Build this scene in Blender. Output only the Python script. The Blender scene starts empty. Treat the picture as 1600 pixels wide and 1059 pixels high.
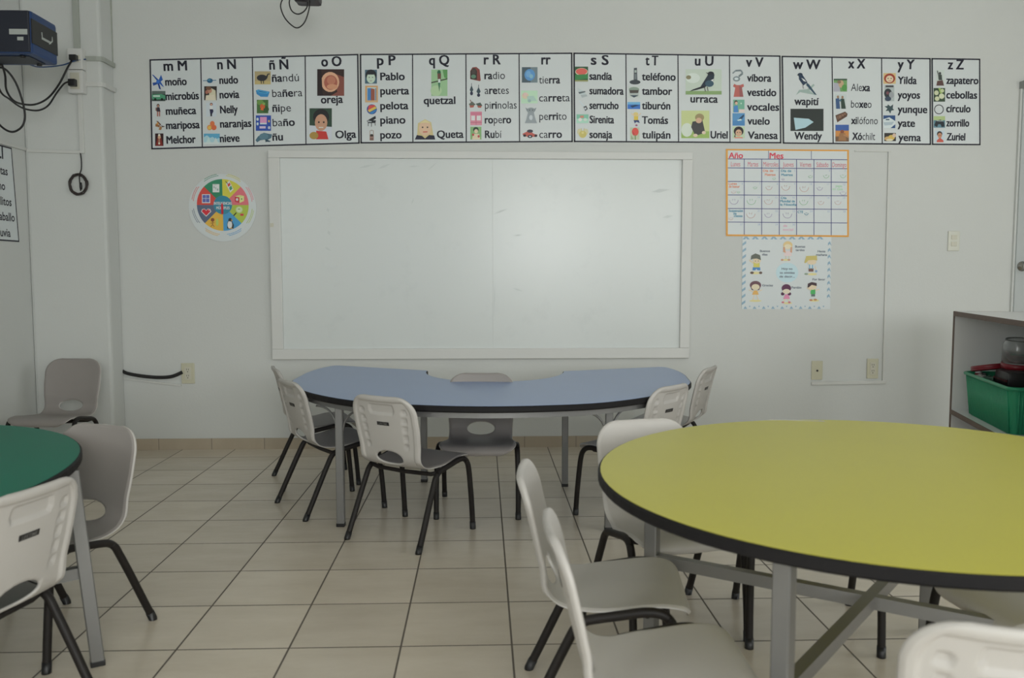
import bpy, bmesh, math, random
from math import sin, cos, pi, radians, sqrt, atan2, hypot
from mathutils import Vector, Matrix

random.seed(7)
SC = bpy.context.scene
COL = SC.collection

# ------------------------------------------------------------------ camera
FPX, PITCH, YAW, CH = 1317.0, radians(4.364), radians(2.02), 1.107
cam_d = bpy.data.cameras.new('camera')
cam_d.sensor_width = 36.0
cam_d.lens = 36.0 * FPX / 1600.0
cam_d.clip_start = 0.05
cam = bpy.data.objects.new('camera', cam_d)
COL.objects.link(cam)
cam.location = (0, 0, CH)
cam.rotation_euler = (pi / 2 - PITCH, 0, -YAW)
cam_d.dof.use_dof = True
cam_d.dof.focus_distance = 4.9
cam_d.dof.aperture_fstop = 4.5
SC.camera = cam

# ------------------------------------------------------------------ exposure
vs = SC.view_settings
vs.view_transform = 'Standard'
vs.look = 'None'
vs.exposure = 0.08
vs.gamma = 1.0
vs.use_curve_mapping = False

# ------------------------------------------------------------------ room numbers
WY = 5.36            # back wall plane
LX, RX = -2.72, 4.7  # left and right wall
RY = -3.6            # rear wall, behind the camera
CZ = 3.0             # ceiling
PY = 5.19            # front plane of the pillar

# ------------------------------------------------------------------ daylight
wd = bpy.data.worlds.new('world'); SC.world = wd
wd.use_nodes = True
nt = wd.node_tree
bgn = nt.nodes['Background']
bgn.inputs['Color'].default_value = (0.80, 0.90, 1.0, 1)
bgn.inputs['Strength'].default_value = 1.0

def area(name, loc, rot, sx, sy, power, color):
    d = bpy.data.lights.new(name, 'AREA')
    d.shape = 'RECTANGLE'; d.size = sx; d.size_y = sy
    d.energy = power; d.color = color
    o = bpy.data.objects.new(name, d); COL.objects.link(o)
    o.location = loc; o.rotation_euler = rot
    return o

# window openings of the room: three in the rear wall, one in the right wall behind the camera; the others are added
REAR_WIN = [(-2.0, -0.3, 1.0, 2.6), (0.2, 1.9, 1.0, 2.6), (2.4, 4.1, 1.0, 2.6)]
RIGHT_WIN = [(-1.7, -0.1, 1.0, 2.55), (0.9, 2.5, 1.0, 2.55)]  # second opening is unseen, added nearer to brighten the back wall's right end
ADDED_LEFT_WIN = [(-2.9, -0.7, 1.0, 2.55)]  # unseen opening added to bring light from the left onto shelf and chairs
DAY = (0.98, 1.0, 0.97)
for (a, b, z0, z1), pw in zip(REAR_WIN, (8, 106, 60)):
    area('daylight', ((a + b) / 2, RY - 0.16, (z0 + z1) / 2), (pi / 2, 0, 0), b - a, z1 - z0, pw, DAY)
for (a, b, z0, z1), pw in zip(RIGHT_WIN, (20, 27)):
    area('daylight', (RX + 0.16, (a + b) / 2, (z0 + z1) / 2), (pi / 2, 0, pi / 2), b - a, z1 - z0, pw, DAY)  # the second one is added light for the right side

for (a, b, z0, z1) in ADDED_LEFT_WIN:
    area('daylight', (LX - 0.16, (a + b) / 2, (z0 + z1) / 2), (pi / 2, 0, -pi / 2), b - a, z1 - z0, 48, DAY)  # added fill light behind the unseen left opening

# ------------------------------------------------------------------ view helpers: a point of the photograph to a place in the room
def _ray(px, py):
    u = (px - 800) / FPX; v = (529.5 - py) / FPX
    f = Vector((sin(YAW) * cos(PITCH), cos(YAW) * cos(PITCH), -sin(PITCH)))
    r = Vector((cos(YAW), -sin(YAW), 0)); up = r.cross(f)
    return f + r * u + up * v
def at_y(px, py, y):
    r = _ray(px, py); return Vector((0, 0, CH)) + r * (y / r.y)
def at_x(px, py, x):
    r = _ray(px, py); return Vector((0, 0, CH)) + r * (x / r.x)
def at_z(px, py, z):
    r = _ray(px, py); return Vector((0, 0, CH)) + r * ((z - CH) / r.z)
def wall(px, py, off=0.0):
    p = at_y(px, py, WY); return Vector((p.x, WY - off, p.z))

# ------------------------------------------------------------------ materials
def lin(c):
    return c / 12.92 if c <= 0.04045 else ((c + 0.055) / 1.055) ** 2.4
def hexlin(h):
    return [lin(int(h[i:i + 2], 16) / 255) for i in (0, 2, 4)]
_mats = {}
def mat(name, col, rough=0.5, metal=0.0, spec=0.5, bump=0.0, bscale=200.0, vary=0.0, vscale=6.0, coat=0.0, trans=0.0):
    if name in _mats: return _mats[name]
    m = bpy.data.materials.new(name); m.use_nodes = True
    n = m.node_tree.nodes; l = m.node_tree.links
    b = n['Principled BSDF']
    if isinstance(col, str): col = hexlin(col)
    c4 = (col[0], col[1], col[2], 1)
    b.inputs['Base Color'].default_value = c4
    b.inputs['Roughness'].default_value = rough
    b.inputs['Metallic'].default_value = metal
    b.inputs['Specular IOR Level'].default_value = spec
    if coat: b.inputs['Coat Weight'].default_value = coat; b.inputs['Coat Roughness'].default_value = 0.1
    if trans: b.inputs['Transmission Weight'].default_value = trans
    if vary or bump:
        tc = n.new('ShaderNodeTexCoord')
    if vary:
        no = n.new('ShaderNodeTexNoise'); no.inputs['Scale'].default_value = vscale; no.inputs['Detail'].default_value = 5
        l.new(tc.outputs['Object'], no.inputs['Vector'])
        mx = n.new('ShaderNodeMix'); mx.data_type = 'RGBA'
        mx.inputs[6].default_value = tuple(c * (1 - vary) for c in col) + (1,)
        mx.inputs[7].default_value = tuple(min(1, c * (1 + vary)) for c in col) + (1,)
        l.new(no.outputs['Fac'], mx.inputs[0]); l.new(mx.outputs[2], b.inputs['Base Color'])
    if bump:
        nb = n.new('ShaderNodeTexNoise'); nb.inputs['Scale'].default_value = bscale; nb.inputs['Detail'].default_value = 3
        l.new(tc.outputs['Object'], nb.inputs['Vector'])
        bp = n.new('ShaderNodeBump'); bp.inputs['Strength'].default_value = bump; bp.inputs['Distance'].default_value = 0.002
        l.new(nb.outputs['Fac'], bp.inputs['Height']); l.new(bp.outputs['Normal'], b.inputs['Normal'])
    _mats[name] = m
    return m
INK_GAIN = 1.9
def ink(h, rough=0.42):
    c = [min(0.85, v * INK_GAIN) for v in hexlin(h)]
    return mat('ink_' + h, c, rough, spec=0.4)

M_WALL = mat('white_wall_paint', (0.655, 0.67, 0.652), 0.7, spec=0.25, bump=0.25, bscale=90, vary=0.025, vscale=1.3)
M_CEIL = mat('ceiling_paint', (0.75, 0.75, 0.73), 0.8, spec=0.2)
M_FRAME = mat('white_painted_wood', (0.70, 0.705, 0.685), 0.45, vary=0.02, vscale=3)
M_DUCT = mat('white_plastic_duct', (0.66, 0.665, 0.64), 0.45)
M_DUCTG = mat('grey_plastic_duct', (0.40, 0.42, 0.38), 0.5)
M_IVORY = mat('ivory_plastic', (0.60, 0.58, 0.44), 0.4)
M_IVORY2 = mat('ivory_plastic_insert', (0.62, 0.60, 0.50), 0.35)
M_WPL = mat('white_plastic', (0.70, 0.70, 0.68), 0.35)
M_BLK = mat('black_plastic', (0.012, 0.012, 0.013), 0.4)
M_RUB = mat('black_cable_rubber', (0.012, 0.011, 0.012), 0.5)
M_BLUEC = mat('blue_cable', (0.02, 0.07, 0.20), 0.45)
M_DARKM = mat('dark_bronze_tube', (0.017, 0.014, 0.013), 0.5, spec=0.3)
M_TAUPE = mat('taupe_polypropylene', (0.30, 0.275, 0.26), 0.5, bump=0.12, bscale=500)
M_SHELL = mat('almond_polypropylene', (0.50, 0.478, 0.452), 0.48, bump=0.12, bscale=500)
M_STEEL = mat('grey_painted_steel', (0.24, 0.238, 0.235), 0.42, metal=0.5)
M_EDGE = mat('black_edge_rubber', (0.010, 0.009, 0.010), 0.6, spec=0.25)
M_BROWN = mat('brown_edge_strip', (0.115, 0.068, 0.046), 0.5, vary=0.2, vscale=30)
M_LAM = mat('white_laminate', (0.78, 0.79, 0.79), 0.35)
M_PAPER = mat('poster_paper', (0.70, 0.745, 0.755), 0.33, spec=0.5)
M_INK = mat('black_ink', (0.018, 0.018, 0.032), 0.45, spec=0.3)
M_GLASS = mat('clear_plastic', (0.9, 0.9, 0.9), 0.08, trans=0.95)

# ------------------------------------------------------------------ object helpers
def par(o, parent):
    if parent is not None:
        o.parent = parent
        o.matrix_parent_inverse = Matrix.Identity(4)
def tag(o, label=None, cat=None, group=None, kind=None):
    if label: o['label'] = label
    if cat: o['category'] = cat
    if group: o['group'] = group
    if kind: o['kind'] = kind
    return o
def thing(name, label, cat, loc=(0, 0, 0), rz=0.0, group=None):
    o = bpy.data.objects.new(name, None)
    o.empty_display_size = 0.1
    COL.objects.link(o); o.location = loc; o.rotation_euler = (0, 0, rz)
    return tag(o, label, cat, group)

class MB:
    """collects shapes and links them as one mesh object"""
    def __init__(s): s.v = []; s.f = []; s.m = []; s.sm = []; s.mats = []
    def mi(s, m):
        if m not in s.mats: s.mats.append(m)
        return s.mats.index(m)
    def add(s, vs_, fs, m=None, smooth=False):
        k = len(s.v); i = s.mi(m) if m is not None else 0
        s.v += [tuple(p) for p in vs_]
        for f in fs:
            s.f.append([k + q for q in f]); s.m.append(i); s.sm.append(smooth)
        return s
    def box(s, a, b, m=None, bev=0.0, M=None):
        bm = bmesh.new()
        bmesh.ops.create_cube(bm, size=1.0)
        c = [(a[i] + b[i]) / 2 for i in range(3)]; d = [abs(b[i] - a[i]) for i in range(3)]
        for v in bm.verts: v.co = Vector([c[i] + v.co[i] * d[i] for i in range(3)])
        if bev:
            bmesh.ops.bevel(bm, geom=list(bm.edges), offset=min(bev, min(d) * 0.45), segments=2, affect='EDGES', profile=0.6)
        s.bm(bm, m, M, smooth=False)
        return s
    def bm(s, bm, m=None, M=None, smooth=True):
        bm.verts.index_update()
        s.add([(M @ v.co) if M else v.co.copy() for v in bm.verts], [[v.index for v in f.verts] for f in bm.faces], m, smooth)
        bm.free(); return s
    def prism(s, pts, z0, z1, m=None, bottom=True):
        n = len(pts)
        v = [(p[0], p[1], z0) for p in pts] + [(p[0], p[1], z1) for p in pts]
        f = [[i, (i + 1) % n, n + (i + 1) % n, n + i] for i in range(n)]
        f.append([n + i for i in range(n)])
        if bottom: f.append([i for i in range(n)][::-1])
        return s.add(v, f, m)
    def tube(s, pts, r, m=None, n=10, cap=True, closed=False, square=False):
        pts = [Vector(p) for p in pts]; N = len(pts)
        rs = r if isinstance(r, (list, tuple)) else [r] * N
        T = []
        for i in range(N):
            if closed: t = pts[(i + 1) % N] - pts[i - 1]
            else: t = pts[min(i + 1, N - 1)] - pts[max(i - 1, 0)]
            T.append(t.normalized())
        u = T[0].orthogonal().normalized()
        if abs(T[0].z) < 0.9: u = (Vector((0, 0, 1)) - T[0] * T[0].z).normalized()
        else:
            u = (Vector((0, 1, 0)) - T[0] * T[0].y).normalized()
        v = []; k = n
        for i in range(N):
            u = (u - T[i] * u.dot(T[i])).normalized(); w = T[i].cross(u)
            for j in range(k):
                if square:
                    a = pi / 4 + j * pi / 2; q = sqrt(2)
                else: a = 2 * pi * j / k; q = 1
                v.append(pts[i] + (u * cos(a) + w * sin(a)) * rs[i] * q)
        f = []
        for i in range(N if closed else N - 1):
            a0 = i * k; b0 = ((i + 1) % N) * k
            for j in range(k): f.append([a0 + j, a0 + (j + 1) % k, b0 + (j + 1) % k, b0 + j])
        if cap and not closed:
            f.append(list(range(k))[::-1]); f.append([(N - 1) * k + j for j in range(k)])
        return s.add(v, f, m, smooth=not square)
    def lathe(s, prof, c=(0, 0, 0), m=None, n=24, M=None):
        v = []; f = []
        for (r, z) in prof:
            for j in range(n):
                a = 2 * pi * j / n; p = Vector((c[0] + r * cos(a), c[1] + r * sin(a), c[2] + z))
                v.append(M @ p if M else p)
        for i in range(len(prof) - 1):
            for j in range(n): f.append([i * n + j, i * n + (j + 1) % n, (i + 1) * n + (j + 1) % n, (i + 1) * n + j])
        f.append(list(range(n))[::-1]); f.append([(len(prof) - 1) * n + j for j in range(n)])
        return s.add(v, f, m, True)
    def mesh(s, name):
        me = bpy.data.meshes.new(name)
        me.from_pydata([tuple(p) for p in s.v], [], s.f)
        for m in s.mats: me.materials.append(m)
        for p, i, sm in zip(me.polygons, s.m, s.sm): p.material_index = i; p.use_smooth = sm
        me.validate(); me.update()
        return me
    def build(s, name, parent=None, label=None, cat=None, group=None, kind=None, origin=None):
        if origin is not None:
            o_ = Vector(origin); s.v = [tuple(Vector(p) - o_) for p in s.v]
        o = bpy.data.objects.new(name, s.mesh(name))
        COL.objects.link(o); par(o, parent)
        if origin is not None: o.location = origin
        return tag(o, label, cat, group, kind)

def sharp_smooth(o, ang=40):
    for p in o.data.polygons: p.use_smooth = True
    o.data.set_sharp_from_angle(angle=radians(ang))
    return o

def spline(pts, n=8, closed=False):
    P = [Vector(p) for p in pts]; N = len(P); out = []
    rng = N if closed else N - 1
    for i in range(rng):
        p1 = P[i]; p2 = P[(i + 1) % N]
        p0 = P[i - 1] if (closed or i > 0) else p1 * 2 - p2
        p3 = P[(i + 2) % N] if (closed or i + 2 < N) else p2 * 2 - p1
        for k in range(n):
            t = k / n
            out.append(0.5 * ((2 * p1) + (p2 - p0) * t + (2 * p0 - 5 * p1 + 4 * p2 - p3) * t * t + (3 * p1 - p0 - 3 * p2 + p3) * t ** 3))
    if not closed: out.append(P[-1])
    return out

# ------------------------------------------------------------------ lettering
_tc = {}
def glyphs(txt, bold=0.0):
    k = (txt, bold)
    if k in _tc: return _tc[k]
    cu = bpy.data.curves.new('lettering', 'FONT'); cu.body = txt; cu.resolution_u = 3; cu.offset = bold
    ob = bpy.data.objects.new('lettering', cu)
    me = bpy.data.meshes.new_from_object(ob)
    v = [(p.co.x, p.co.y) for p in me.vertices]; f = [list(p.vertices) for p in me.polygons]
    bpy.data.objects.remove(ob); bpy.data.curves.remove(cu); bpy.data.meshes.remove(me)
    x0 = min(p[0] for p in v); x1 = max(p[0] for p in v)
    _tc[k] = (v, f, x0, x1)
    return _tc[k]
XH = None
def xheight():
    global XH
    if XH is None:
        v = glyphs('x')[0]; XH = max(p[1] for p in v) - min(p[1] for p in v)
    return XH
def squash(y):
    """printed face with shorter ascenders than the built-in font: capitals 1.42 times the x-height"""
    x = xheight()
    if y <= x: return y
    H = max(q[1] for q in glyphs('H')[0])
    top = 1.42 * x
    return x + (y - x) * (top - x) / (H - x) if y <= H else top + (y - H) * 0.9
def write(mb, segs, p0, width, xh, m, ang=0.0, yoff=0.0):
    """segs: text with '|' between a light and a bold part (bold starts with *); p0: world point of the left baseline on the back wall"""
    parts = segs.split('|') if isinstance(segs, str) else segs
    full = ''.join(q.lstrip('*') for q in parts)
    _, _, X0, X1 = glyphs(full)
    sx = width / (X1 - X0) if width else xh / xheight()
    sy = xh / xheight()
    pre = ''
    for q in parts:
        b = q.startswith('*'); t = q.lstrip('*')
        v, f, a0, a1 = glyphs(t)
        if pre:
            xe = glyphs(pre + t)[3]; dx = xe - a1
        else: dx = 0.0
        for e, (ox, oy) in enumerate(((-.034, -.014), (.034, .014), (.034, -.014), (-.034, .014)) if b else ((0, 0),)):
            w = []
            for (x, y) in v:
                lx = (x + dx - X0) * sx + ox * 0.8 * sy; ly = squash(y + oy) * sy
                w.append((p0[0] + lx * cos(ang) - ly * sin(ang), p0[1] - yoff - e * 0.00006, p0[2] + lx * sin(ang) + ly * cos(ang)))
            mb.add(w, f, m)
        pre += t

# ================================================================== ROOM
def tile_material(name, sx, sy, x0, y0, base, dark, grout, rough, gw):
    m = bpy.data.materials.new(name); m.use_nodes = True
    n = m.node_tree.nodes; l = m.node_tree.links; b = n['Principled BSDF']
    ge = n.new('ShaderNodeNewGeometry')
    mp = n.new('ShaderNodeMapping'); mp.inputs['Location'].default_value = (-x0, -y0, 0)
    l.new(ge.outputs['Position'], mp.inputs['Vector'])
    br = n.new('ShaderNodeTexBrick'); br.offset = 0.0; br.squash = 1.0
    br.inputs['Scale'].default_value = 1.0
    br.inputs['Brick Width'].default_value = sx; br.inputs['Row Height'].default_value = sy
    br.inputs['Mortar Size'].default_value = gw; br.inputs['Mortar Smooth'].default_value = 0.15
    br.inputs['Color1'].default_value = (0.93, 0.93, 0.93, 1); br.inputs['Color2'].default_value = (1.05, 1.05, 1.05, 1)
    br.inputs['Mortar'].default_value = (1, 1, 1, 1)
    l.new(mp.outputs['Vector'], br.inputs['Vector'])
    st = n.new('ShaderNodeMapping'); st.inputs['Scale'].default_value = (3.0, 8.0, 1)
    l.new(ge.outputs['Position'], st.inputs['Vector'])
    no = n.new('ShaderNodeTexNoise'); no.inputs['Scale'].default_value = 1.0; no.inputs['Detail'].default_value = 6; no.inputs['Roughness'].default_value = 0.65
    l.new(st.outputs['Vector'], no.inputs['Vector'])
    rp = n.new('ShaderNodeValToRGB'); rp.color_ramp.elements[0].position = 0.3; rp.color_ramp.elements[1].position = 0.72
    rp.color_ramp.elements[0].color = dark + (1,); rp.color_ramp.elements[1].color = base + (1,)
    l.new(no.outputs['Fac'], rp.inputs['Fac'])
    mu = n.new('ShaderNodeMix'); mu.data_type = 'RGBA'; mu.blend_type = 'MULTIPLY'; mu.inputs[0].default_value = 1
    l.new(rp.outputs['Color'], mu.inputs[6]); l.new(br.outputs['Color'], mu.inputs[7])
    mx = n.new('ShaderNodeMix'); mx.data_type = 'RGBA'
    l.new(br.outputs['Fac'], mx.inputs[0]); l.new(mu.outputs[2], mx.inputs[6]); mx.inputs[7].default_value = grout + (1,)
    l.new(mx.outputs[2], b.inputs['Base Color'])
    rm = n.new('ShaderNodeMapRange'); rm.inputs['To Min'].default_value = rough; rm.inputs['To Max'].default_value = 0.8
    l.new(br.outputs['Fac'], rm.inputs['Value']); l.new(rm.outputs['Result'], b.inputs['Roughness'])
    bp = n.new('ShaderNodeBump'); bp.inputs['Strength'].default_value = 0.35; bp.inputs['Distance'].default_value = 0.002; bp.invert = True
    l.new(br.outputs['Fac'], bp.inputs['Height']); l.new(bp.outputs['Normal'], b.inputs['Normal'])
    return m
M_FLOOR = tile_material('beige_floor_tile', 0.3315, 0.333, 0.086, 2.451, (0.70, 0.63, 0.525), (0.61, 0.54, 0.435), (0.13, 0.11, 0.09), 0.27, 0.0032)
M_SKIRT = tile_material('beige_skirting_tile', 0.3315, 5.0, 0.27, -1.0, (0.50, 0.43, 0.33), (0.42, 0.35, 0.26), (0.22, 0.19, 0.16), 0.4, 0.002)

T = 0.15
MB().box((LX - T, RY - T, -0.12), (RX + T, WY + T, 0), M_FLOOR).build('floor', kind='structure')
MB().box((LX - T, RY - T, CZ), (RX + T, WY + T, CZ + 0.12), M_CEIL).build('ceiling', kind='structure')
MB().box((LX, WY, 0), (RX, WY + T, CZ), M_WALL).build('wall_back', kind='structure')
# pillar in the left corner, front edge softly rounded
PX = -2.255
MB().box((LX, PY, 0), (PX, WY, CZ), M_WALL, bev=0.018).build('wall_pillar', kind='structure')

def pierced(name, wins, plane):
    b = MB()
    lo, hi = (LX, RX) if plane == 'rear' else (RY, WY)
    def seg(a, c, z0, z1):
        if plane == 'rear': b.box((a, RY - T, z0), (c, RY, z1), M_WALL)
        elif plane == 'right': b.box((RX, a, z0), (RX + T, c, z1), M_WALL)
        else: b.box((LX - T, a, z0), (LX, c, z1), M_WALL)
    cur = lo
    for (a, c, z0, z1) in wins:
        seg(cur, a, 0, CZ); seg(a, c, 0, z0); seg(a, c, z1, CZ); cur = c
    seg(cur, hi, 0, CZ)
    b.build(name, kind='structure')
    for i, (a, c, z0, z1) in enumerate(wins):
        f = MB(); w = 0.04
        def bar(a_, c_, y0_, y1_):
            if plane == 'rear': f.box((a_, RY - 0.09, y0_), (c_, RY - 0.05, y1_), M_WPL)
            elif plane == 'left': f.box((LX - 0.09, a_, y0_), (LX - 0.05, c_, y1_), M_WPL)
            else: f.box((RX + 0.05, a_, y0_), (RX + 0.09, c_, y1_), M_WPL)
        bar(a, a + w, z0, z1); bar(c - w, c, z0, z1); bar(a, c, z0, z0 + w); bar(a, c, z1 - w, z1)
        mid = (a + c) / 2; bar(mid - 0.02, mid + 0.02, z0, z1)
        f.build('window_%d' % (i + 1 + {'rear': 0, 'right': 3, 'left': 5}[plane]), kind='structure')  # the nearer right frame and the left frame surround added openings
pierced('wall_rear', REAR_WIN, 'rear')
pierced('wall_right', RIGHT_WIN, 'right')
pierced('wall_left', ADDED_LEFT_WIN, 'left')

# skirting
MB().box((PX, WY - 0.011, 0), (3.40, WY, 0.070), M_SKIRT).build('baseboard_back', kind='structure')
MB().box((LX, PY - 0.011, 0), (PX + 0.011, PY, 0.070), M_SKIRT).box((PX, PY, 0), (PX + 0.011, WY - 0.011, 0.07), M_SKIRT).build('baseboard_pillar', kind='structure')
MB().box((LX, RY, 0), (LX + 0.011, PY - 0.011, 0.070), M_SKIRT).build('baseboard_left', kind='structure')

# door at the right end of the back wall
M_DOOR = mat('grey_door_paint', (0.50, 0.53, 0.53), 0.45, vary=0.02, vscale=2)
M_DFR = mat('door_frame_metal', (0.30, 0.31, 0.30), 0.5)
DX0, DX1, DZ = 3.435, 4.33, 2.285
dr = MB().box((DX0, WY - 0.03, 0.01), (DX1, WY, DZ), M_DOOR, bev=0.003).build('door_1', kind='structure')
MB().box((DX0 - 0.012, WY - 0.05, DZ), (DX1 + 0.04, WY, DZ + 0.045), M_DFR).build('trim_1', kind='structure')
MB().box((DX0 - 0.012, WY - 0.018, 0), (DX0, WY, DZ), M_WALL).build('trim_2', kind='structure')
M_CHR = mat('brushed_steel', (0.42, 0.41, 0.39), 0.25, metal=1.0)
kn = MB()
kp = wall(1592, 416, 0.03)
Mk = Matrix.Translation((kp.x, WY - 0.03, kp.z)) @ Matrix.Rotation(pi / 2, 4, 'X')
kn.lathe([(0.032, 0.0), (0.032, 0.006), (0.014, 0.010), (0.012, 0.035), (0.024, 0.042), (0.029, 0.055), (0.026, 0.068), (0.012, 0.073)], m=M_CHR, M=Mk)
kn.build('door_knob', dr, label='round brushed steel knob')

# ================================================================== WHITEBOARD
M_WB = bpy.data.materials.new('whiteboard_surface'); M_WB.use_nodes = True
_n = M_WB.node_tree.nodes; _l = M_WB.node_tree.links; _b = _n['Principled BSDF']
_b.inputs['Roughness'].default_value = 0.26
_tc_ = _n.new('ShaderNodeTexCoord'); _no = _n.new('ShaderNodeTexNoise'); _no.inputs['Scale'].default_value = 3.5; _no.inputs['Detail'].default_value = 8; _no.inputs['Roughness'].default_value = 0.7
_l.new(_tc_.outputs['Object'], _no.inputs['Vector'])
_rp = _n.new('ShaderNodeValToRGB'); _rp.color_ramp.elements[0].position = 0.28; _rp.color_ramp.elements[1].position = 0.45
_rp.color_ramp.elements[0].color = (0.67, 0.705, 0.697, 1); _rp.color_ramp.elements[1].color = (0.71, 0.745, 0.735, 1)
_l.new(_no.outputs['Fac'], _rp.inputs['Fac']); _l.new(_rp.outputs['Color'], _b.inputs['Base Color'])
wo = dict(l=-1.322, r=1.325, b=0.574, t=1.874); wi = dict(l=-1.252, r=1.262, b=0.640, t=1.828)
wb = thing('whiteboard', 'large blank whiteboard in a wide white frame on the back wall', 'whiteboard', (0, WY, 1.2))
xs_ = wall(770, 500).x
MB().box((wi['l'] - 0.01, -0.012, wi['b'] - 0.01 - 1.2), (xs_ - 0.0003, 0, wi['t'] + 0.01 - 1.2), M_WB).build('board_surface', wb)
MB().box((xs_ + 0.0003, -0.012, wi['b'] - 0.01 - 1.2), (wi['r'] + 0.01, 0, wi['t'] + 0.01 - 1.2), M_WB).build('board_surface', wb)
_q = wall(427, 352)
MB().box((_q.x - 0.012, -0.0335, _q.z - 1.2 - 0.012), (_q.x + 0.010, -0.031, _q.z - 1.2 + 0.012), M_IVORY2).build('frame_tag', wb, label='small ivory tag on the left frame rail')
def fr(a, b): MB().box(a, b, M_FRAME, bev=0.004).build('frame_rail', wb, label='white painted frame rail')
fr((wo['l'], -0.032, wi['t'] - 1.2), (wo['r'], 0, wo['t'] - 1.2))
fr((wo['l'], -0.032, wo['b'] - 1.2), (wo['r'], 0, wi['b'] - 1.2))
fr((wo['l'], -0.032, wi['b'] - 1.2), (wi['l'], 0, wi['t'] - 1.2))
fr((wi['r'], -0.032, wi['b'] - 1.2), (wo['r'], 0, wi['t'] - 1.2))
# half rubbed-out marker strokes left on the board
M_SM = mat('faded_marker', (0.60, 0.64, 0.63), 0.35)
def smear(p0, p1, w):
    """flat smear of half-erased marker between two points of the board"""
    a = wall(*p0) - Vector((0, WY, 1.2)); b = wall(*p1) - Vector((0, WY, 1.2)); d = (b - a); d.y = 0; n = Vector((-d.z, 0, d.x)).normalized() * w
    m = a.lerp(b, .45); v = [a, m - n, b, m + n]
    MB().add([(q.x, -0.0123, q.z) for q in v], [[0, 1, 2, 3]], M_SM).build('marker_smudge', wb, label='faint rubbed-out marker smear')
for s_ in (((560, 263), (587, 257), .007), ((591, 264), (611, 256), .008), ((638, 261), (656, 259.5), .005), ((668, 267), (684, 253), .005), ((643, 320), (647, 309), .005), ((512, 325), (514, 332), .010), ((513, 360), (516, 368), .010), ((508, 386), (518, 392), .007),
           ((770, 335), (794, 326), .006), ((802, 368), (817, 367), .005), ((801, 450), (817, 455), .006), ((773, 444), (772, 495), .003), ((1017, 300), (1046, 296), .012), ((1034, 340), (1052, 337), .008)):
    smear(*s_)

# ================================================================== PRINTED PICTURES (little language: r rect, e ellipse, p polygon, l line)
def draw(mb, desc, f, z0, dz=0.0004):
    """f(u, v, h) maps picture coordinates (v down) at height h off the sheet to the room"""
    h = z0
    for it in desc.split(';'):
        t = it.split()
        if not t: continue
        k = t[0]; c = ink(t[-1]); a = [float(q) for q in t[1:-1]]
        if k == 'r': P = [(a[0], a[1]), (a[2], a[1]), (a[2], a[3]), (a[0], a[3])]
        elif k == 'e':
            P = [(a[0] + a[2] * cos(i * pi / 9), a[1] + a[3] * sin(i * pi / 9)) for i in range(18)]
        elif k == 'p': P = list(zip(a[0::2], a[1::2]))
        elif k == 'l':
            x0, y0, x1, y1, w = a; d = hypot(x1 - x0, y1 - y0) or 1; nx = -(y1 - y0) / d * w / 2; ny = (x1 - x0) / d * w / 2
            P = [(x0 + nx, y0 + ny), (x1 + nx, y1 + ny), (x1 - nx, y1 - ny), (x0 - nx, y0 - ny)]
        ar = sum(P[i][0] * P[(i + 1) % len(P)][1] - P[(i + 1) % len(P)][0] * P[i][1] for i in range(len(P)))
        if ar > 0: P = P[::-1]
        mb.add([f(x, y, h) for x, y in P], [list(range(len(P)))], c)
        h += dz

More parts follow.
